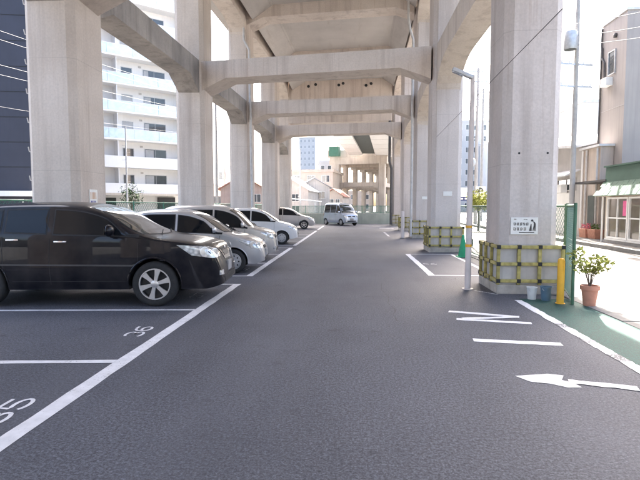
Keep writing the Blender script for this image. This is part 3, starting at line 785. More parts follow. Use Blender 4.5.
    screen('windscreen_trim', ws[0] - .006, ws[1] + .008, ws[2] + .02, ws[3] + .02, 'plastic', ws[4], .003)
    wsn = screen('windscreen', ws[0], ws[1], ws[2], ws[3], 'windshield', ws[4], .007)
    for u in (-.35, .25):   # wipers
        a = proj((-ws[0] * L + .0, u * W, 1.0), (0, 0, -1), .02); b = proj((-ws[0] * L - .12, (u + .5) * W * .9, 1.0), (0, 0, -1), .02)
        MB().tube([a, b], .009, 6).build('wiper', 'black', wsn)
    rs = P['rear']
    screen('rear_window', rs[0], rs[1], rs[2], rs[3], 'carglass', -.05, .006)
    # front: grille, number plate, emblem, bonnet line
    g = P['grille']
    if g.get('chrome'):
        patch('grille_surround', [(0.02, y, z) for y, z in g['chrome'][0]], [(0.02, y, z) for y, z in g['chrome'][1]], (-1, 0, 0), 'chrome', .010, 16, 6)
    gr = patch('grille', [(0.02, y, z) for y, z in g['lo']], [(0.02, y, z) for y, z in g['hi']], (-1, 0, 0), 'plastic', .016, 16, 6)
    for k in range(1, 4):
        t = k / 4; lo, hi = g['lo'], g['hi']
        pl = [((0.02), lo[0][0] + (hi[0][0] - lo[0][0]) * t + .02, lo[0][1] + (hi[0][1] - lo[0][1]) * t), (0.02, lo[-1][0] + (hi[-1][0] - lo[-1][0]) * t - .02, lo[-1][1] + (hi[-1][1] - lo[-1][1]) * t)]
        q = resample(pl, 10); MB().tube([proj(p, (-1, 0, 0), .020) for p in q], .006, 5).build('grille_bar', 'galv' if P.get('gbar') else 'black', gr)
    if g.get('lower'):
        patch('air_intake', [(0.02, y, z) for y, z in g['lower'][0]], [(0.02, y, z) for y, z in g['lower'][1]], (-1, 0, 0), 'black', .006, 12, 5)
    ez = (g['lo'][0][1] + g['hi'][0][1]) / 2
    e = proj((.02, 0, ez), (-1, 0, 0), .02)
    MB().lathe([(.05, 0), (.055, .008), (.04, .014), (.0001, .016)], 18, Matrix.Translation(e) @ Matrix.Rotation(R(90), 4, 'Y') @ Matrix.Diagonal((.75, 1.1, 1, 1)), False).build('emblem', 'chrome', gr, 40)
    pz = P['platez']; px = max(proj((.02, y, pz), (-1, 0, 0), 0).x for y in (-.15, 0, .15))
    MB().box((px - .03, -.17, pz - .085), (px + .018, .17, pz + .085)).build('number_plate', 'plate', root, bevel=.004)
    for s in (1, -1):
        bl = P['bonnet']; seam([(-x * L, s * y * W, 1.0) for x, y in bl], (0, 0, -1), 'black', .007, .002, 'bonnet_gap')
    if P.get('visor'): pass
    return root

suv = dict(L=4.80, W=1.845, H=1.68, r=.362, fo=1.05, wb=2.715, sill=.27, zm=.66, tum=.33, paint='paint_black', tw=.225, rim=.70, spokes=6, rimmat='alloy', cat='suv', gap=.05,
    top=[(0, .50), (.004, .62), (.012, .74), (.022, .86), (.04, .95), (.075, 1.015), (.14, 1.07), (.215, 1.12), (.245, 1.16), (.41, 1.565), (.47, 1.645), (.56, 1.675), (.68, 1.665), (.80, 1.62), (.895, 1.555), (.925, 1.49), (.968, 1.12), (.985, .98), (1, .62)],
    belt=[(0, .40), (.012, .62), (.025, .78), (.05, .905), (.12, .985), (.2, 1.04), (.27, 1.09), (.5, 1.12), (.8, 1.165), (.92, 1.15), (.97, 1.0), (1, .45)],
    wid=[(0, .70), (.006, .78), (.02, .86), (.05, .925), (.1, .965), (.2, .99), (.35, 1), (.75, 1), (.9, .96), (.96, .88), (1, .74)],
    win=[(.272, .545), (.57, .70), (.718, .875)], doors=[(.27, .36, 1.02), (.557, .36, 1.08), (.709, .62, 1.12)], handles=(.52, .675), handlemat='chrome', mould=.66, mirror=.36, mirmat='paint_black', mirsize=1.25,
    head=([(-.06, .52, .78), (-.20, .78, .77), (-.42, .93, .82)], [(-.11, .50, .90), (-.26, .76, .955), (-.66, .93, .985)]), fog=(-.05, .66, .52), tail=1.05,
    screen=(.225, .415, .86, .70, .16), rear=(.965, .905, .66, .60),
    grille=dict(chrome=([(-.36, .84), (-.25, .70), (.25, .70), (.36, .84)], [(-.47, .925), (0, .935), (.47, .925)]), lo=[(-.28, .83), (-.20, .755), (.20, .755), (.28, .83)], hi=[(-.38, .895), (0, .905), (.38, .895)], lower=([(-.5, .36), (.5, .36)], [(-.55, .45), (.55, .45)])),
    platez=.58, bonnet=[(.045, .56), (.1, .80), (.2, .88)])
make_car('black_suv', 'glossy black suv with six-spoke alloy wheels parked nearest the camera', suv, (-2.17, 8.66, 0), R(5))

def hatch(**kw):
    d = dict(L=3.6, W=1.66, H=1.53, r=.29, fo=.72, wb=2.4, sill=.22, zm=.56, tum=.34, paint='paint_silver', tw=.17, rim=.66, spokes=0, rimmat='steelrim', gap=.045,
        top=[(0, .42), (.006, .55), (.018, .66), (.04, .745), (.08, .82), (.15, .90), (.215, .955), (.24, .99), (.42, 1.38), (.50, 1.485), (.60, 1.53), (.72, 1.525), (.86, 1.46), (.92, 1.38), (.975, .98), (1, .55)],
        belt=[(0, .34), (.02, .52), (.05, .64), (.12, .76), (.22, .87), (.28, .92), (.6, .96), (.9, 1.0), (.97, .85), (1, .40)],
        wid=[(0, .58), (.008, .70), (.025, .81), (.06, .90), (.12, .96), (.22, .99), (.35, 1), (.8, 1), (.92, .95), (.97, .88), (1, .74)],
        win=[(.275, .56), (.585, .80), (.82, .90)], doors=[(.285, .30, .90), (.572, .30, .95), (.80, .55, .97)], handles=(.53, .765), mirror=.325, tail=.95,
        head=([(-.08, .48, .60), (-.22, .70, .59), (-.36, .83, .66)], [(-.16, .46, .70), (-.32, .68, .76), (-.62, .83, .80)]), fog=(-.04, .55, .38),
        screen=(.225, .43, .84, .68, .14), rear=(.972, .90, .70, .62),
        grille=dict(lo=[(-.28, .57), (.28, .57)], hi=[(-.32, .64), (.32, .64)], lower=([(-.42, .26), (.42, .26)], [(-.46, .36), (.46, .36)])), platez=.46, bonnet=[(.06, .56), (.12, .78), (.21, .86)])
    d.update(kw); return d
make_car('silver_hatchback', 'rounded silver hatchback parked beside the black suv', hatch(fog=None), (-2.18, 12.48, 0), R(5))
wag = hatch(L=3.5, W=1.6, paint='paint_silver2', r=.28,
    top=[(0, .46), (.006, .62), (.018, .76), (.04, .85), (.08, .90), (.14, .955), (.185, .99), (.205, 1.03), (.35, 1.47), (.43, 1.59), (.52, 1.64), (.70, 1.64), (.88, 1.60), (.94, 1.52), (.98, 1.0), (1, .6)],
    belt=[(0, .36), (.02, .60), (.05, .74), (.12, .84), (.2, .91), (.28, .95), (.6, .98), (.9, 1.0), (.97, .85), (1, .45)],
    win=[(.235, .50), (.525, .75), (.775, .92)], doors=[(.25, .30, .93), (.512, .30, .97), (.765, .5, .98)], handles=(.475, .72), mirror=.275, screen=(.19, .36, .86, .72, .12), rear=(.98, .935, .74, .68),
    head=([(-.05, .44, .66), (-.14, .66, .65), (-.26, .79, .70)], [(-.07, .44, .80), (-.2, .66, .83), (-.42, .80, .85)]),
    grille=dict(lo=[(-.32, .66), (.32, .66)], hi=[(-.34, .76), (.34, .76)], lower=([(-.42, .27), (.42, .27)], [(-.46, .37), (.46, .37)])), platez=.50, bonnet=[(.04, .56), (.1, .80), (.18, .87)])
make_car('silver_wagon', 'tall pale silver wagon parked between the silver hatchback and the white hatchback', wag, (-2.3, 15.05, 0), R(5))
wh = hatch(L=3.4, W=1.475, H=1.5, paint='paint_white', r=.275, fo=.66, wb=2.36, rim=.66,
    grille=dict(lo=[(-.36, .36), (.36, .36)], hi=[(-.34, .50), (.34, .50)]), platez=.43, fog=None,
    head=([(-.05, .42, .60), (-.14, .60, .60), (-.24, .72, .64)], [(-.12, .42, .72), (-.22, .60, .75), (-.40, .73, .78)]))
make_car('white_hatchback', 'small white hatchback with round wheel covers parked beyond the silver cars', wh, (-2.36, 21.42, 0), R(4))
gy = hatch(L=3.95, W=1.68, H=1.5, paint='paint_grey', spokes=5, rimmat='alloy', r=.30, fo=.78, wb=2.5)
make_car('grey_hatchback', 'grey hatchback with dark windows parked farthest along the row', gy, (-2.7, 35.6, 0), R(4))
van = hatch(L=3.4, W=1.475, H=1.88, paint='paint_blue', r=.275, fo=.55, wb=2.4, tum=.16, zm=.6, cat='van', spokes=0,
    top=[(0, .50), (.005, .70), (.015, .86), (.035, .95), (.07, 1.01), (.115, 1.06), (.135, 1.10), (.25, 1.62), (.31, 1.79), (.40, 1.86), (.60, 1.885), (.90, 1.87), (.965, 1.80), (.99, 1.1), (1, .6)],
    belt=[(0, .38), (.015, .66), (.04, .80), (.1, .90), (.16, .98), (.25, 1.02), (.6, 1.03), (.95, 1.03), (.98, .9), (1, .45)],
    wid=[(0, .72), (.008, .82), (.03, .91), (.07, .96), (.14, .99), (.3, 1), (.9, 1), (.97, .96), (1, .86)],
    win=[(.175, .37), (.40, .64), (.67, .93)], doors=[(.185, .34, 1.0), (.385, .34, 1.02), (.655, .34, 1.02)], handles=(.36, .42), handlemat='black', mirror=.19, screen=(.118, .27, .88, .78, .06), rear=(.99, .97, .8, .78),
    head=([(-.02, .42, .66), (-.06, .56, .66), (-.16, .71, .68)], [(-.04, .42, .82), (-.10, .56, .84), (-.22, .72, .86)]),
    grille=dict(lo=[(-.33, .70), (.33, .70)], hi=[(-.35, .78), (.35, .78)], lower=([(-.4, .32), (.4, .32)], [(-.42, .42), (.42, .42)])), platez=.52, bonnet=[(.03, .6), (.07, .82), (.11, .88)])
hd = R(-56)
make_car('pale_blue_van', 'boxy pale blue van parked at an angle before the end fence', van, (-0.1, 40.7, 0), hd)

# ------------------------------------------------------------------ fences
def chain_link(x0, x1, z0, z1, pitch, r, name, mat, parent):
    # diamond wires in the local xz plane
    mb = MB(); H = z1 - z0; L = x1 - x0; k = -H
    while k < L:
        for sgn in (1, -1):
            a, b = max(k, 0), min(k + H, L)
            if b - a > .02:
                za, zb_ = (a - k, b - k) if sgn > 0 else (H - (a - k), H - (b - k))
                mb.tube([(x0 + a, .003 * sgn, z0 + za), (x0 + b, .003 * sgn, z0 + zb_)], r, 3, False)
        k += pitch
    return stuff(mb.build(name, mat, parent))
def fence(label, A, B, h, posts, pitch, r, mat, base=None, name='mesh_fence', z0=.06):
    A, B = Vector(A), Vector(B); L = (B - A).length; ang = math.atan2(B.y - A.y, B.x - A.x)
    t = thing(name, label, 'fence', (A.x, A.y, 0), ang)
    pm = None
    for i in range(posts + 1):
        if pm is None: p0 = MB().tube([(0, 0, -.02), (0, 0, h + .02)], .026, 8).build('post', mat, t, 40); pm = p0.data
        else: mesh_obj('post', pm, t, (L * i / posts, 0, 0))
    MB().tube([(0, 0, h - .02), (L, 0, h - .02)], .021, 8).build('rail', mat, t, 40)
    MB().tube([(0, 0, z0 + .0), (L, 0, z0 + .0)], .016, 8).build('rail', mat, t, 40)
    chain_link(0.02, L - .02, z0, h - .02, pitch, r, 'wire_mesh', mat, t)
    if base: MB().box((0, -.08, 0), (L, .08, base)).build('base_wall', 'wall_green', t, bevel=.01)
    return t
fence('dark green chain-link panel beside the nearest right pillar and orange pot', (3.56, 8.28), (3.98, 9.6), 1.63, 1, .075, .0035, 'fence_dkgreen')
fence('green chain-link fence between the first two right-hand pillars', (3.98, 9.66), (3.93, 17.4), 1.62, 3, .11, .004, 'fence_dkgreen')
fence('green chain-link fence past the second right-hand pillar', (4.34, 18.8), (4.34, 45.0), 1.62, 9, .2, .004, 'fence_dkgreen')
fence('long green mesh fence behind the row of parked cars', (-7.7, 6.0), (-7.7, 45.0), 1.75, 14, .16, .005, 'fence_green')
fence('green mesh fence on a pale low wall at the end of the car park', (-7.7, 45.2), (4.2, 45.2), 1.62, 7, .12, .011, 'fence_green', base=.95, z0=1.0)

# ------------------------------------------------------------------ small things by the entrance
b = thing('bollard', 'orange yellow steel bollard beside the chain-link panel', 'bollard', (3.40, 8.36, 0))
MB().lathe([(.056, 0), (.056, .70), (.050, .73), (.03, .748), (.0001, .752)], 20, None, False).build('post', 'bollard', b, 40)
MB().lathe([(.075, 0), (.075, .012), (.057, .014)], 20, None, False).build('foot_ring', 'bollard', b, 40)
def bucket(label, x, y, mat, h=.2, r=.085):
    t = thing('bucket', label, 'bucket', (x, y, .004), 0.4)
    MB().lathe([(r * .78, 0), (r * .98, h * .92), (r * 1.06, h * .93), (r * 1.06, h), (r * .96, h), (r * .76, .02), (.0001, .02)], 24, None, False).build('pail', mat, t, 35)
    MB().tube([(r * 1.05 * math.cos(a), -.02 - .03 * math.sin(a), h * .88 - .06 * math.sin(a)) for a in [math.pi * k / 10 for k in range(11)]], .004, 5).build('handle', 'galv', t)
bucket('small white bucket at the foot of the nearest right pillar', 3.07, 8.72, 'grey_plastic', .21, .085)
bucket('blue grey bucket between the white bucket and the bollard', 3.27, 8.62, 'blue_plastic', .24, .095)

def leaf_cluster(mb, c, rad, n, size, rng, flat=1.0):
    for _ in range(n):
        while True:
            p = Vector((rng.uniform(-1, 1), rng.uniform(-1, 1), rng.uniform(-1, 1)))
            if p.length < 1: break
        p = Vector(c) + Vector((p.x * rad, p.y * rad, p.z * rad * flat))
        u = Vector((rng.uniform(-1, 1), rng.uniform(-1, 1), rng.uniform(-.6, .8))).normalized(); w = u.cross(Vector((rng.uniform(-1, 1), rng.uniform(-1, 1), rng.uniform(-1, 1)))).normalized()
        s = size * rng.uniform(.6, 1.3)
        mb.add([p - u * s, p + w * s * .42, p + u * s, p - w * s * .42], [(0, 1, 2, 3)])
def potted(name, label, x, y, r, h, spread, ph, mat, n=150, pot='terracotta', z=.0):
    rng = random.Random(int(x * 100)); t = thing(name, label, 'potted plant', (x, y, z))
    MB().lathe([(r * .66, 0), (r * .92, h * .80), (r * 1.08, h * .80), (r * 1.08, h), (r * .94, h), (r * .92, h * .86), (.0001, h * .86)], 26, None, False).build('pot', pot, t, 30)
    MB().lathe([(r * .9, h * .87), (.0001, h * .90)], 20, None, False).build('soil', 'soil', t)
    stem = MB(); lf = MB()
    for k in range(9):
        a = rng.uniform(0, 6.28); d = spread * rng.uniform(.3, 1); top_ = Vector((math.cos(a) * d, math.sin(a) * d, h + ph * rng.uniform(.45, 1)))
        stem.tube([(0, 0, h * .85), (top_.x * .3, top_.y * .3, h + ph * .35), tuple(top_)], [.008, .006, .003], 5)
        leaf_cluster(lf, top_, spread * .38, n // 9, .045, rng, .7)
        leaf_cluster(lf, top_ * .75 + Vector((0, 0, h * .2)), spread * .3, n // 14, .04, rng, .7)
    stem.build('stems', 'bark', t); stuff(lf.build('leaves', mat, t))
potted('potted_plant', 'yellow green shrub in an orange terracotta pot by the fence post', 3.80, 8.22, .135, .33, .30, .55, 'leaf_yellow', 260)
# green cone behind the right-hand bay
c = thing('traffic_cone', 'green traffic cone behind the right-hand parking bay', 'traffic cone', (3.45, 15.9, 0))
MB().box((-.19, -.19, 0), (.19, .19, .03)).build('base', 'cone_green', c, bevel=.01)
MB().lathe([(.15, .03), (.035, .68), (.025, .70), (.0001, .70)], 24, None, False).build('cone', 'cone_green', c, 40)

# leaning lamp pole by the first pillar
lp = thing('lamp_post', 'slim pinkish white lamp post with yellow bands beside the nearest right pillar', 'lamp post', (2.21, 9.72, 0))
MB().tube([(0, 0, 0), (.01, 0, 2.1), (.02, 0, 4.05)], [.060, .050, .040], 14).build('pole', 'pole_white', lp, 40)
MB().lathe([(.11, 0), (.11, .015), (.065, .02)], 16, None, False).build('base_plate', 'pole_white', lp)
for z in (.82, 1.18): MB().lathe([(.0615, z), (.0615, z + .05)], 14, None, False).build('band', 'bollard', lp)
MB().tube([(0, 0, 4.02), (-.10, 0, 4.06)], .03, 8).build('arm', 'galv', lp)
hm_ = Matrix.Translation((-.16, 0, 4.08)) @ Matrix.Rotation(R(24), 4, 'Y')
MB().box((-.22, -.06, -.04), (.20, .06, .04), hm_).build('lamp_head', 'galv', lp, 40, bevel=.03)
MB().box((-.20, -.045, -.052), (.02, .045, -.038), hm_).build('lamp_glass', 'lens', lp, bevel=.004)
# short post between the third pillar and the aisle
sp_ = thing('guide_post', 'short pinkish white post standing before the third right-hand pillar', 'post', (2.46, 25.0, 0))
MB().lathe([(.085, 0), (.085, 1.30), (.07, 1.34), (.0001, 1.35)], 16, None, False).build('post', 'pole_white', sp_, 40)
MB().lathe([(.13, 0), (.13, .02), (.086, .03)], 16, None, False).build('base_ring', 'kerb', sp_)

# ------------------------------------------------------------------ utility poles, wires, street lamps
def utility_pole(label, x, y, h, arms=(0.0,), rot=0, trans=False, r=.16, mat='wood_pole'):
    t = thing('utility_pole', label, 'utility pole', (x, y, 0), rot)
    MB().tube([(0, 0, -.1), (0, 0, h)], [r, r * .62], 12).build('pole', mat, t, 40)
    for k, dz in enumerate(arms):
        z = h - .35 - dz
        a = MB().box((-.85, -.045, z), (.85, .045, z + .09)).build('crossarm', 'galv', t)
        for q in (-.75, -.35, .35, .75): MB().lathe([(.035, z + .09), (.055, z + .14), (.035, z + .17), (.05, z + .21), (.0001, z + .24)], 10, Matrix.Translation((q, 0, 0)), False).build('insulator', 'white', a)
    if trans:
        z = h - 5.3
        MB().lathe([(.27, z), (.29, z + .05), (.29, z + .75), (.25, z + .82), (.0001, z + .85)], 16, Matrix.Translation((-.42, -.1, 0)), False).build('transformer', 'galv', t, 35)
        MB().box((-.5, -.06, z + .3), (0, .06, z + .38)).build('bracket', 'galv', t)
    for k in range(10):
        z = h - 1.4 - k * .55; s = 1 if k % 2 else -1
        MB().tube([(0, 0, z), (s * .30, 0, z)], .012, 5).build('step_bolt', 'galv', t)
    return t
utility_pole('tall concrete utility pole with transformer behind the nearest right pillar', 10.22, 24.2, 14.0, (0., .9, 5.6, 6.6), R(15), True, .13)
utility_pole('utility pole seen just right of the lamp post', 10.3, 43.0, 13.0, (0., .8), R(10))
utility_pole('farther utility pole between the lamp post and the nearest pillar', 14.0, 56.0, 14.2, (0., .8, 1.6), R(10))
utility_pole('slim utility pole between the second and third left pillars', -10.6, 38.5, 10.4, (0.,), R(30), r=.12)
utility_pole('distant utility pole to the right of the slim one between left pillars', -16.6, 64.0, 10.0, (0., .7), R(30), r=.13)
utility_pole('thin pale pole before the beige flats left of the van', -6.55, 62.0, 8.6, (), 0, r=.09, mat='galv')
utility_pole('thin pale pole in front of the white apartment block', -17.2, 37.2, 7.6, (), 0, r=.08, mat='galv')
def wire(label, a, b, sag, r=.012, mat='wire', n=18):
    a, b = Vector(a), Vector(b)
    o = MB().tube([a.lerp(b, i / n) - Vector((0, 0, sag * 4 * (i / n) * (1 - i / n))) for i in range(n + 1)], r, 5).build('overhead_wire', mat)
    return tag(o, label, 'wire', 'overhead wires')
wire('thin black wire slanting across the two nearest right-hand pillars', (2.83, 17.45, 3.95), (1.9, -1.5, 3.6), .0, .005)
for k, (dz, nm) in enumerate(((0, 'uppermost'), (-.45, 'second highest'), (-1.75, 'third highest'), (-2.25, 'fourth highest'), (-3.9, 'lowest'))):
    wire('%s pale wire crossing the navy building at the left edge' % nm, (-20.5, 12, 9.6 + dz + .6), (-10.6, 38.4, 9.9 + dz * .75), .35, .007 if k < 4 else .005, 'wire_pale')
for k, dz in enumerate((0, .55, .95)):
    wire('%s service cable in front of the tall beige house on the right' % ('upper', 'middle', 'lower')[k], (9.98, 24.2, 9.9 - dz), (14.5, 14.5, 8.6 - dz * 1.15), .25, .016, 'wire_pale')
for k in range(3):
    wire('%s of three street wires running from the transformer pole into the distance' % ('leftmost', 'middle', 'rightmost')[k], (9.4 + k * .5, 24.2, 13.7), (9.8 + k * .5, 43, 12.8), .6, .012)
sl_ = thing('street_lamp', 'black street lamp with white globe seen beyond the second right-hand pillar', 'street lamp', (4.75, 20.5, 0))
MB().tube([(0, 0, 0), (0, 0, 3.2)], [.05, .035], 10).build('post', 'black', sl_, 40)
MB().lathe([(.10, 0), (.10, .25), (.05, .30)], 12, None, False).build('base', 'black', sl_, 40)
MB().lathe([(.04, 3.18), (.12, 3.25), (.14, 3.38), (.10, 3.48), (.0001, 3.52)], 16, None, False).build('globe', 'white', sl_, 60)

# ------------------------------------------------------------------ buildings
def window(parent, x0, x1, z0, z1, y, glass='winglass', frame='white', mull=1, rail=0, depth=.06, t=.05):
    """Window on a wall whose outside is local -y: frame proud, pane set inside it."""
    f = MB()
    f.box((x0 - t, y - depth, z0 - t), (x1 + t, y + .01, z0)).box((x0 - t, y - depth, z1), (x1 + t, y + .01, z1 + t))
    f.box((x0 - t, y - depth, z0), (x0, y + .01, z1)).box((x1, y - depth, z0), (x1 + t, y + .01, z1))
    for k in range(1, mull + 1):
        xm = x0 + (x1 - x0) * k / (mull + 1); f.box((xm - t * .4, y - depth * .8, z0), (xm + t * .4, y, z1))
    for k in range(1, rail + 1):
        zm_ = z0 + (z1 - z0) * k / (rail + 1); f.box((x0, y - depth * .75, zm_ - t * .4), (x1, y - .002, zm_ + t * .4))
    fo = f.build('window', frame, parent)
    MB().box((x0, y - .02, z0), (x1, y - .004, z1)).build('pane', glass, fo)
    return fo
def gable_house(label, loc, rz, w, d, h, rise, wall, roof, wins=(), name='house', over=.35):
    t = thing(name, label, 'house', loc, rz)
    # ridge runs along local y; gable faces local -y
    MB().add([(-w / 2, 0, -.05), (w / 2, 0, -.05), (w / 2, 0, h), (0, 0, h + rise), (-w / 2, 0, h), (-w / 2, d, -.05), (w / 2, d, -.05), (w / 2, d, h), (0, d, h + rise), (-w / 2, d, h)],
             [(0, 1, 2, 3, 4), (9, 8, 7, 6, 5), (0, 5, 6, 1), (1, 6, 7, 2), (4, 9, 5, 0), (2, 7, 8, 3), (3, 8, 9, 4)]).build('wall', wall, t)
    for s in (-1, 1):
        sl2 = rise / (w / 2); ex = w / 2 + over
        MB().loft([[(0, y, h + rise + .02), (s * ex, y, h - over * sl2 + .02), (s * ex, y, h - over * sl2 + .14), (0, y, h + rise + .16)] for y in (-over, d + over)]).build('roof', roof, t)
    for (x0, x1, z0, z1) in wins: window(t, x0, x1, z0, z1, 0)
    return t

# white apartment block with glass balconies
ap = thing('apartment_block', 'white apartment block with pale glass balconies behind the left pillars', 'building', (-20.6, 58.2, 0), R(90 - 48.0))
# local: facade along -x from the origin, outside is local -y
SH = 2.92; NW = 22.0; NF = 10
MB().box((-NW, 0, -.05), (0.0, 11, SH * NF + 1.2)).build('wall', 'apt_white', ap)
MB().box((0.01, -1.5, 3.2), (1.1, 9, SH * NF + 1.2)).build('end_wall', 'apt_white', ap)
MB().box((-NW, -.12, SH * NF + 1.2), (1.1, 11.1, SH * NF + 1.45)).build('roof_edge', 'apt_white', ap)
for f in range(1, NF):
    z = f * SH
    MB().box((-NW, -1.5, z - .10), (-.02, -.003, z + .08)).build('balcony_slab', 'apt_white', ap)
    solid = f <= 2
    if solid:
        MB().box((-NW, -1.5, z + .08), (-.02, -1.36, z + 1.12)).build('balcony_wall', 'apt_white', ap)
    else:
        for k in range(8):
            xx = -.1 - k * 2.7
            MB().box((xx - 2.66, -1.47, z + .10), (xx, -1.43, z + 1.08)).build('glass_panel', 'balc_glass', ap)
        MB().box((-NW, -1.50, z + 1.08), (-.02, -1.40, z + 1.14)).build('balcony_rail', 'apt_white', ap)
    for x0, x1, z0, z1, mu in ((-3.9, -1.5, .1, 2.05, 1), (-6.3, -5.2, .9, 2.0, 0), (-11.0, -8.6, .1, 2.05, 1), (-13.4, -12.3, .9, 2.0, 0), (-18.1, -15.7, .1, 2.05, 1)):
        window(ap, x0, x1, z + .1 + z0, z + .1 + z1, 0, random.choice(('winglass', 'winglass', 'curtain')), 'galv', mu)
        if mu: MB().box((x0 + .05, -.03, z + .2 + z0), (x0 + random.uniform(.5, 1.0), -.021, z + z1 + .05)).build('curtain', 'curtain', ap)
        if mu: MB().box((x0 - .55, -.05, z + 2.3), (x0 - .25, -.003, z + 2.5)).build('vent_hood', 'pipe_grey', ap)
    for k in (0, 1, 2):
        MB().box((-7.25 - k * 7.1, -1.36, z + .08), (-7.17 - k * 7.1, -.003, z + 2.75)).build('partition', 'apt_white', ap)
MB().box((-13, -.06, 0), (-7.2, -.003, 2.5)).build('garage_opening', 'steel_dark', ap)
MB().box((-2.6, -.30, 0), (-.6, -.003, 2.6)).build('entrance_panel', 'plastic', ap)
MB().box((-NW, -2.2, 2.75), (-.02, -1.502, 2.98)).build('canopy', 'cream', ap)

# navy building
nv = thing('office_building', 'dark navy clad office building at the left edge', 'building', (-18.2, 27.5, 0), R(10))
MB().box((-22, 0, -.05), (0, 12, 26)).build('wall', 'navy', nv)
for k in range(1, 17):
    MB().box((-22, -.018, 2.4 + k * 1.4), (0.02, -.002, 2.43 + k * 1.4)).build('cladding_joint', 'black', nv)
for k in range(1, 8): MB().box((-k * 2.9, -.016, 2.6), (-k * 2.9 + .03, -.003, 26)).build('cladding_joint', 'black', nv)
MB().box((-22, -.5, 2.15), (.1, -.003, 2.45)).build('canopy', 'offwhite', nv)
for k in range(6): window(nv, -3.2 - k * 3.4, -.6 - k * 3.4, .5, 1.95, 0, 'winglass', 'white', 1)
gr_ = thing('guard_railing', 'white railing in front of the navy building at the left edge', 'railing', (-24.0, 23.0, 0), R(6))
for z in (.55, .95, 1.3): MB().box((0, -.03, z), (12, .03, z + .07)).build('rail', 'white', gr_)
for k in range(9): MB().box((k * 1.5 - .03, -.04, 0), (k * 1.5 + .03, .04, 1.36)).build('post', 'white', gr_)

# right-hand street houses
gh = thing('corner_shop', 'one-storey cream shop with green shingled eaves and white window frames', 'building', (10.4, 21.4, 0), R(-90))
# local x runs towards the camera (world -y); outside is local -y (world -x)
MB().box((0, 0, -.05), (15, 4.5, 2.2)).build('wall', 'cream', gh)
MB().add([(-.1, -.02, 2.56), (15.1, -.02, 2.56), (15.1, .02, 3.18), (-.1, .02, 3.18), (-.1, 4.5, 2.21), (15.1, 4.5, 2.21), (15.1, 4.5, 3.18), (-.1, 4.5, 3.18), (-.1, -.02, 2.21), (15.1, -.02, 2.21)],
         [(0, 1, 2, 3), (3, 2, 6, 7), (8, 9, 1, 0), (4, 5, 9, 8), (7, 6, 5, 4), (0, 3, 7, 4, 8), (1, 9, 5, 6, 2)]).build('roof_board', 'green_board', gh)
MB().box((-.16, -.06, 3.18), (15.16, .16, 3.24)).build('roof_cap', 'green_board', gh)
MB().box((-.15, -.40, 1.99), (15.15, -.003, 2.03)).build('soffit', 'cream', gh)
rows_ = [(-.44, 2.02), (-.30, 2.20), (-.16, 2.38)]
shm = MB().add([(0, 0, 0), (.38, 0, 0), (.38, .15, .215), (0, .15, .215), (0, .03, -.025), (.38, .03, -.025), (.38, .18, .19), (0, .18, .19)], [(0, 1, 2, 3), (7, 6, 5, 4), (0, 4, 5, 1), (1, 5, 6, 2), (2, 6, 7, 3), (3, 7, 4, 0)])
first = None
for r_i, (yy, zz) in enumerate(rows_):
    for k in range(38):
        xx = -.2 + k * .4 + (.2 if r_i % 2 else 0)
        if first is None: first = shm.build('shingle', 'shingle', gh); first.location = (xx, yy, zz)
        else: mesh_obj('shingle', first.data, gh, (xx, yy + random.uniform(-.006, .006), zz + random.uniform(-.006, .01)))
for k, (x0, x1) in enumerate(((.35, 1.75), (1.95, 3.35), (3.55, 4.95), (5.6, 7.0), (7.2, 8.6), (9.4, 10.8), (11.6, 13.0))):
    window(gh, x0, x1, .38, 1.88, 0, 'shopglass', 'white', 1, 1, .09, .07)
    MB().box((x0 - .08, -.14, .24), (x1 + .08, -.003, .30)).build('window_sill', 'white', gh)
MB().box((1.4, -.035, 1.22), (1.72, -.022, 1.80)).build('poster', 'poster_pink', gh)
MB().box((0, -.06, -.04), (15, -.003, .22)).build('base_course', 'grey_wall', gh)
MB().tube([(-.08, -.08, .1), (-.08, -.08, 1.98)], .04, 8).build('downpipe', 'white', gh)

tb = thing('tall_house', 'tall narrow beige house with small dark window behind the green-roofed shop', 'house', (12.0, 25.6, 0), R(-90))
MB().box((0, 0, -.05), (2.2, 9, 10.2)).build('wall', 'mauve_wall', tb)
MB().box((-.05, -.05, 10.2), (2.25, 9.05, 10.32)).build('roof_edge', 'roof_pale', tb)
window(tb, .75, 1.3, 7.75, 8.75, 0, 'winglass', 'galv', 0)
MB().box((.6, -.32, 7.2), (1.15, -.003, 7.58)).build('air_conditioner', 'white', tb, bevel=.02)
MB().tube([(.45, -.05, 7.4), (.40, -.06, 8.4), (.15, -.06, 8.7), (.12, -.06, 9.2)], .05, 8).build('exhaust_pipe', 'pipe_dark', tb)
MB().lathe([(.1, 0), (.12, .1), (.0001, .14)], 12, Matrix.Translation((1.3, 0, 9.4)) @ Matrix.Rotation(R(90), 4, 'X'), False).build('vent_hood', 'pipe_dark', tb)
MB().tube([(.05, -.05, 0), (.05, -.05, 10.1)], .045, 8).build('downpipe', 'pipe_dark', tb)
for z in (3.1, 6.1): MB().box((-.012, -.012, z), (2.212, .0, z + .03)).build('wall_joint', 'grey_wall', tb)

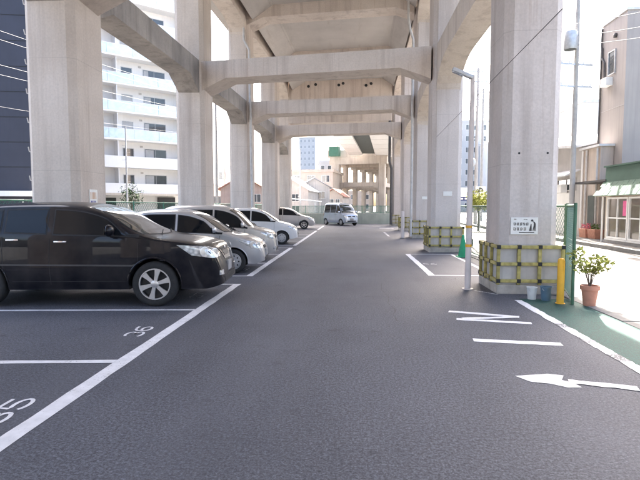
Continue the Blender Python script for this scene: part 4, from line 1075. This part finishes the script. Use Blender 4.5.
hc = thing('old_house', 'old grey beige two-storey house with small awnings across the street', 'house', (11.42, 34.0, 0), R(-90))
MB().add([(0, 0, -.05), (8.0, 0, -.05), (8.0, 0, 4.6), (0, 0, 5.4), (0, 2.6, -.05), (8.0, 2.6, -.05), (8.0, 2.6, 5.2), (0, 2.6, 6.0)],
         [(0, 1, 2, 3), (7, 6, 5, 4), (0, 4, 5, 1), (1, 5, 6, 2), (2, 6, 7, 3), (3, 7, 4, 0)]).build('wall', 'grey_wall', hc)
MB().add([(-.3, -.5, 5.32), (8.3, -.5, 4.46), (8.3, 2.7, 5.18), (-.3, 2.7, 6.04), (-.3, -.5, 5.45), (8.3, -.5, 4.59), (8.3, 2.7, 5.31), (-.3, 2.7, 6.17)],
         [(3, 2, 1, 0), (4, 5, 6, 7), (0, 1, 5, 4), (1, 2, 6, 5), (2, 3, 7, 6), (3, 0, 4, 7)]).build('roof', 'roof_pale', hc)
MB().box((2.0, -.05, -.04), (7.0, -.003, 2.3)).build('lower_wall', 'offwhite', hc)
window(hc, 5.2, 7.4, 2.45, 3.0, 0, 'winglass', 'grey_wall', 1)
MB().add([(4.8, -.75, 3.1), (7.9, -.75, 3.1), (7.9, -.003, 3.4), (4.8, -.003, 3.4), (4.8, -.75, 3.18), (7.9, -.75, 3.18), (7.9, -.003, 3.48), (4.8, -.003, 3.48)],
         [(3, 2, 1, 0), (4, 5, 6, 7), (0, 1, 5, 4), (1, 2, 6, 5), (2, 3, 7, 6), (3, 0, 4, 7)]).build('awning', 'roof_pale', hc)
MB().box((6.0, -.4, 2.3), (6.5, -.06, 2.75)).build('air_conditioner', 'white', hc, bevel=.02)
window(hc, 2.6, 3.6, .1, 1.9, -.05, 'winglass', 'beige_wall', 1)
hdn = thing('annex_house', 'narrow beige house front with downpipes across the street', 'house', (11.4, 25.95, 0), R(-90))
MB().box((0, 0, -.05), (1.85, .58, 4.36)).build('wall', 'beige_wall', hdn)
MB().box((-.1, -.12, 4.36), (1.95, .59, 4.46)).build('roof_edge', 'roof_pale', hdn)
for x in (.2, .62, 1.7): MB().tube([(x, -.07, .1), (x, -.07, 4.3)], .05, 8).build('downpipe', 'pipe_grey' if x > .3 else 'offwhite', hdn)
MB().box((.85, -.05, .02), (1.5, -.003, 2.1)).build('door', 'steel_dark', hdn)
# flat canopy on the tall house
MB().box((1.0, -1.65, 2.62), (4.2, -.003, 2.70)).build('canopy', 'pipe_dark', tb)
for x in (1.2, 4.0): MB().tube([(x, -1.6, .12), (x, -1.6, 2.62)], .03, 6).build('canopy_post', 'pipe_dark', tb)
MB().box((1.3, -.05, .02), (2.0, -.003, 2.1)).build('door', 'steel_dark', tb)
for k, (yy, cc) in enumerate(((24.3, 'pink'), (23.4, 'leaf'))):
    t = thing('flower_box', ('box of pink flowers' if k == 0 else 'box of green leaves') + ' at the door of the narrow beige house', 'flower box', (10.98, yy, .12))
    MB().add([(-.18, -.32, 0), (.18, -.32, 0), (.18, .32, 0), (-.18, .32, 0), (-.22, -.36, .42), (.22, -.36, .42), (.22, .36, .42), (-.22, .36, .42)], [(3, 2, 1, 0), (4, 5, 6, 7), (0, 1, 5, 4), (1, 2, 6, 5), (2, 3, 7, 6), (3, 0, 4, 7)]).build('planter', 'terracotta', t, bevel=.015)
    lf = MB(); rg_ = random.Random(k)
    for q in range(5): leaf_cluster(lf, (0, -.28 + q * .14, .52), .16, 26, .05, rg_)
    stuff(lf.build('flowers' if k == 0 else 'leaves', 'pink' if k == 0 else 'leaf', t))
wb_ = thing('warehouse', 'large pale building behind the old houses on the right', 'building', (31.5, 72, 0), 0)
MB().box((0, 0, -.05), (22, 14, 15.8)).build('wall', 'offwhite', wb_)
MB().box((-.2, -.2, 15.8), (22.2, 14.2, 16.2)).build('roof_edge', 'roof_pale', wb_)
for k in range(1, 8): MB().box((k * 2.75, -.03, 0), (k * 2.75 + .06, -.002, 15.8)).build('panel_joint', 'grey_wall', wb_)

# far blocks seen between the pillars
def block(label, loc, rz, w, d, h, wall, floors, cols, win='winglass', name='apartment_tower', mr=.25, cat='building'):
    t = thing(name, label, cat, loc, rz)
    MB().box((-w / 2, 0, -.05), (w / 2, d, h)).build('wall', wall, t)
    MB().box((-w / 2 - .15, -.15, h), (w / 2 + .15, d + .15, h + .5)).build('parapet', wall, t)
    fh = h / floors; cw = w / cols
    for f in range(floors):
        for c_ in range(cols):
            x0 = -w / 2 + c_ * cw + cw * mr; x1 = -w / 2 + (c_ + 1) * cw - cw * mr
            window(t, x0, x1, f * fh + fh * .3, f * fh + fh * .75, 0, win, 'white', 1 if cw > 2 else 0)
    return t
block('distant blue grey tower above the rooftops', (-27.5, 300, 0), R(-12), 10.0, 14, 42, 'tower', 12, 4, 'tower_win')
block('blue grey flats seen between the first two right-hand pillars', (34.5, 150, 0), R(8), 9.5, 12, 26, 'tower', 8, 4, 'winglass')
block('white flats just right of the blue grey flats', (42.5, 140, 0), R(8), 8.0, 12, 19, 'offwhite', 6, 3, 'winglass')
block('beige flats with white window frames left of the far pier', (-8.2, 98, 0), R(-8), 8.6, 12, 8.2, 'flat_wall', 3, 3, 'winglass')
block('pale blue rooftop block behind the beige flats', (-5.5, 116, 0), R(6), 4.6, 8, 11.6, 'tower', 4, 3, 'winglass')
block('small grey white block between the second and third left pillars', (-25.5, 92, 0), R(10), 5.0, 10, 8.6, 'offwhite', 3, 2, 'winglass')
block('low beige block behind the far pier', (-1.5, 150, 0), R(-4), 14, 10, 5.6, 'flat_wall', 2, 4, 'winglass')
gable_house('white house with pale sloping roof and dark balcony left of the van', (-9.9, 72, 0), R(-6), 7.0, 9, 3.9, 2.1, 'grey_wall', 'roof_pale', ((1.1, 2.1, 2.3, 3.3), (1.0, 2.2, .3, 1.6)))
gable_house('small house with reddish roof between the third and fourth left pillars', (-13.4, 60, 0), R(8), 5.2, 8, 3.7, 1.5, 'pink_wall', 'tile_red', ((-.1, .9, 2.1, 3.0), (1.3, 2.2, 2.1, 3.0), (-.4, 1.0, .5, 1.6)))
gable_house('grey roofed house left of the reddish roofed one', (-21.0, 70, 0), R(20), 7.0, 8, 3.6, 1.6, 'cream', 'tile_grey', ((-2.4, -1.0, 1.9, 3.0), (.8, 2.2, 1.9, 3.0)))
gable_house('low house with a grey roof in front of the beige flats', (-6.2, 80, 0), R(12), 5.0, 7, 4.6, 1.4, 'grey_wall', 'tile_grey', ((-1.6, -.5, 2.8, 3.9), (.6, 1.7, 2.8, 3.9)))
gable_house('small pale house just left of the far pier', (-3.6, 90, 0), R(-10), 3.6, 6, 3.4, 1.2, 'flat_wall', 'tile_red', ((-.9, .1, 1.9, 2.8), (.5, 1.2, 1.9, 2.8)))
cp = thing('carport', 'white carport roof on posts beside the end fence', 'carport', (-6.2, 58, 0), R(-4))
MB().add([(-2.2, -1.5, 2.5), (2.2, -1.5, 2.1), (2.2, 3, 2.1), (-2.2, 3, 2.5), (-2.2, -1.5, 2.6), (2.2, -1.5, 2.2), (2.2, 3, 2.2), (-2.2, 3, 2.6)], [(3, 2, 1, 0), (4, 5, 6, 7), (0, 1, 5, 4), (1, 2, 6, 5), (2, 3, 7, 6), (3, 0, 4, 7)]).build('roof', 'white', cp)
for x, y in ((-2, -1.3), (2, -1.3), (-2, 2.8), (2, 2.8)): MB().box((x - .05, y - .05, -.03), (x + .05, y + .05, 2.15)).build('post', 'white', cp)

# shop awning and parking sign across the street, between the pillars
an = thing('shop_awning', 'navy shop awning with white lettering band beyond the lamp post', 'awning', (8.4, 38.0, 0), 0)
MB().add([(-.9, 0, 2.3), (.55, 0, 2.3), (.55, .9, 3.0), (-.9, .9, 3.0), (-.9, .06, 2.27), (.55, .06, 2.27), (.55, .96, 2.97), (-.9, .96, 2.97)], [(0, 1, 2, 3), (7, 6, 5, 4), (0, 4, 5, 1), (1, 5, 6, 2), (2, 6, 7, 3), (3, 7, 4, 0)]).build('canvas', 'navy_sign', an)
MB().box((-.9, -.02, 2.0), (.55, .0, 2.3)).build('valance', 'navy_sign', an)
for k in range(4): MB().box((-.7 + k * .3, -.026, 2.08), (-.52 + k * .3, -.021, 2.2)).build('lettering', 'white', an)
for x in (-.85, .5): MB().tube([(x, .9, 0), (x, .9, 3.0)], .04, 8).build('post', 'galv', an)
ps = thing('parking_sign', 'white parking sign with navy letter between the lamp post and nearest pillar', 'sign', (8.95, 36.0, 0), 0)
MB().tube([(0, .03, 0), (0, .03, 2.9)], .03, 8).build('post', 'galv', ps)
MB().box((-.36, -.03, 2.2), (.36, 0, 2.95)).build('board', 'sign_white', ps, bevel=.01)
o = mesh_obj('letter', text_mesh('P', .7), ps, (0, -.034, 2.58), (R(90), 0, 0)); o.data.materials.clear(); o.data.materials.append(M['navy_sign'])

# ------------------------------------------------------------------ trees and shrubs
def tree(label, x, y, h, crown, n, mat, seed, trunk=.09, leaf=.09, name='street_tree'):
    rng = random.Random(seed); t = thing(name, label, 'tree', (x, y, 0)); tr = MB(); lf = MB()
    tr.tube([(0, 0, -.05), (.03, .02, h * .3), (-.02, .03, h * .6)], [trunk, trunk * .75, trunk * .5], 8)
    for k in range(11):
        a = k * 2.4 + rng.uniform(-.3, .3); z0 = h * rng.uniform(.35, .6); el = rng.uniform(.3, 1.2); ln = crown * rng.uniform(.6, 1.05)
        e = Vector((math.cos(a) * math.cos(el) * ln, math.sin(a) * math.cos(el) * ln, z0 + math.sin(el) * ln + h * .08))
        tr.tube([(0, 0, z0), (e.x * .5, e.y * .5, z0 + (e.z - z0) * .6), tuple(e)], [trunk * .4, trunk * .25, trunk * .08], 5)
        leaf_cluster(lf, e, crown * .42, n // 11, leaf, rng); leaf_cluster(lf, e * .7 + Vector((0, 0, z0 * .3)), crown * .3, n // 20, leaf, rng)
    tr.build('trunk', 'bark', t); stuff(lf.build('crown', mat, t))
tree('small sparse round tree in front of the white apartment block', -17.5, 38.6, 3.6, 1.05, 420, 'leaf_dark', 4, .07, .09)
tree('leafy tree beyond the street fence between the two nearest right pillars', 8.1, 33.0, 2.6, 1.0, 700, 'leaf_yellow', 12, .07, .1)
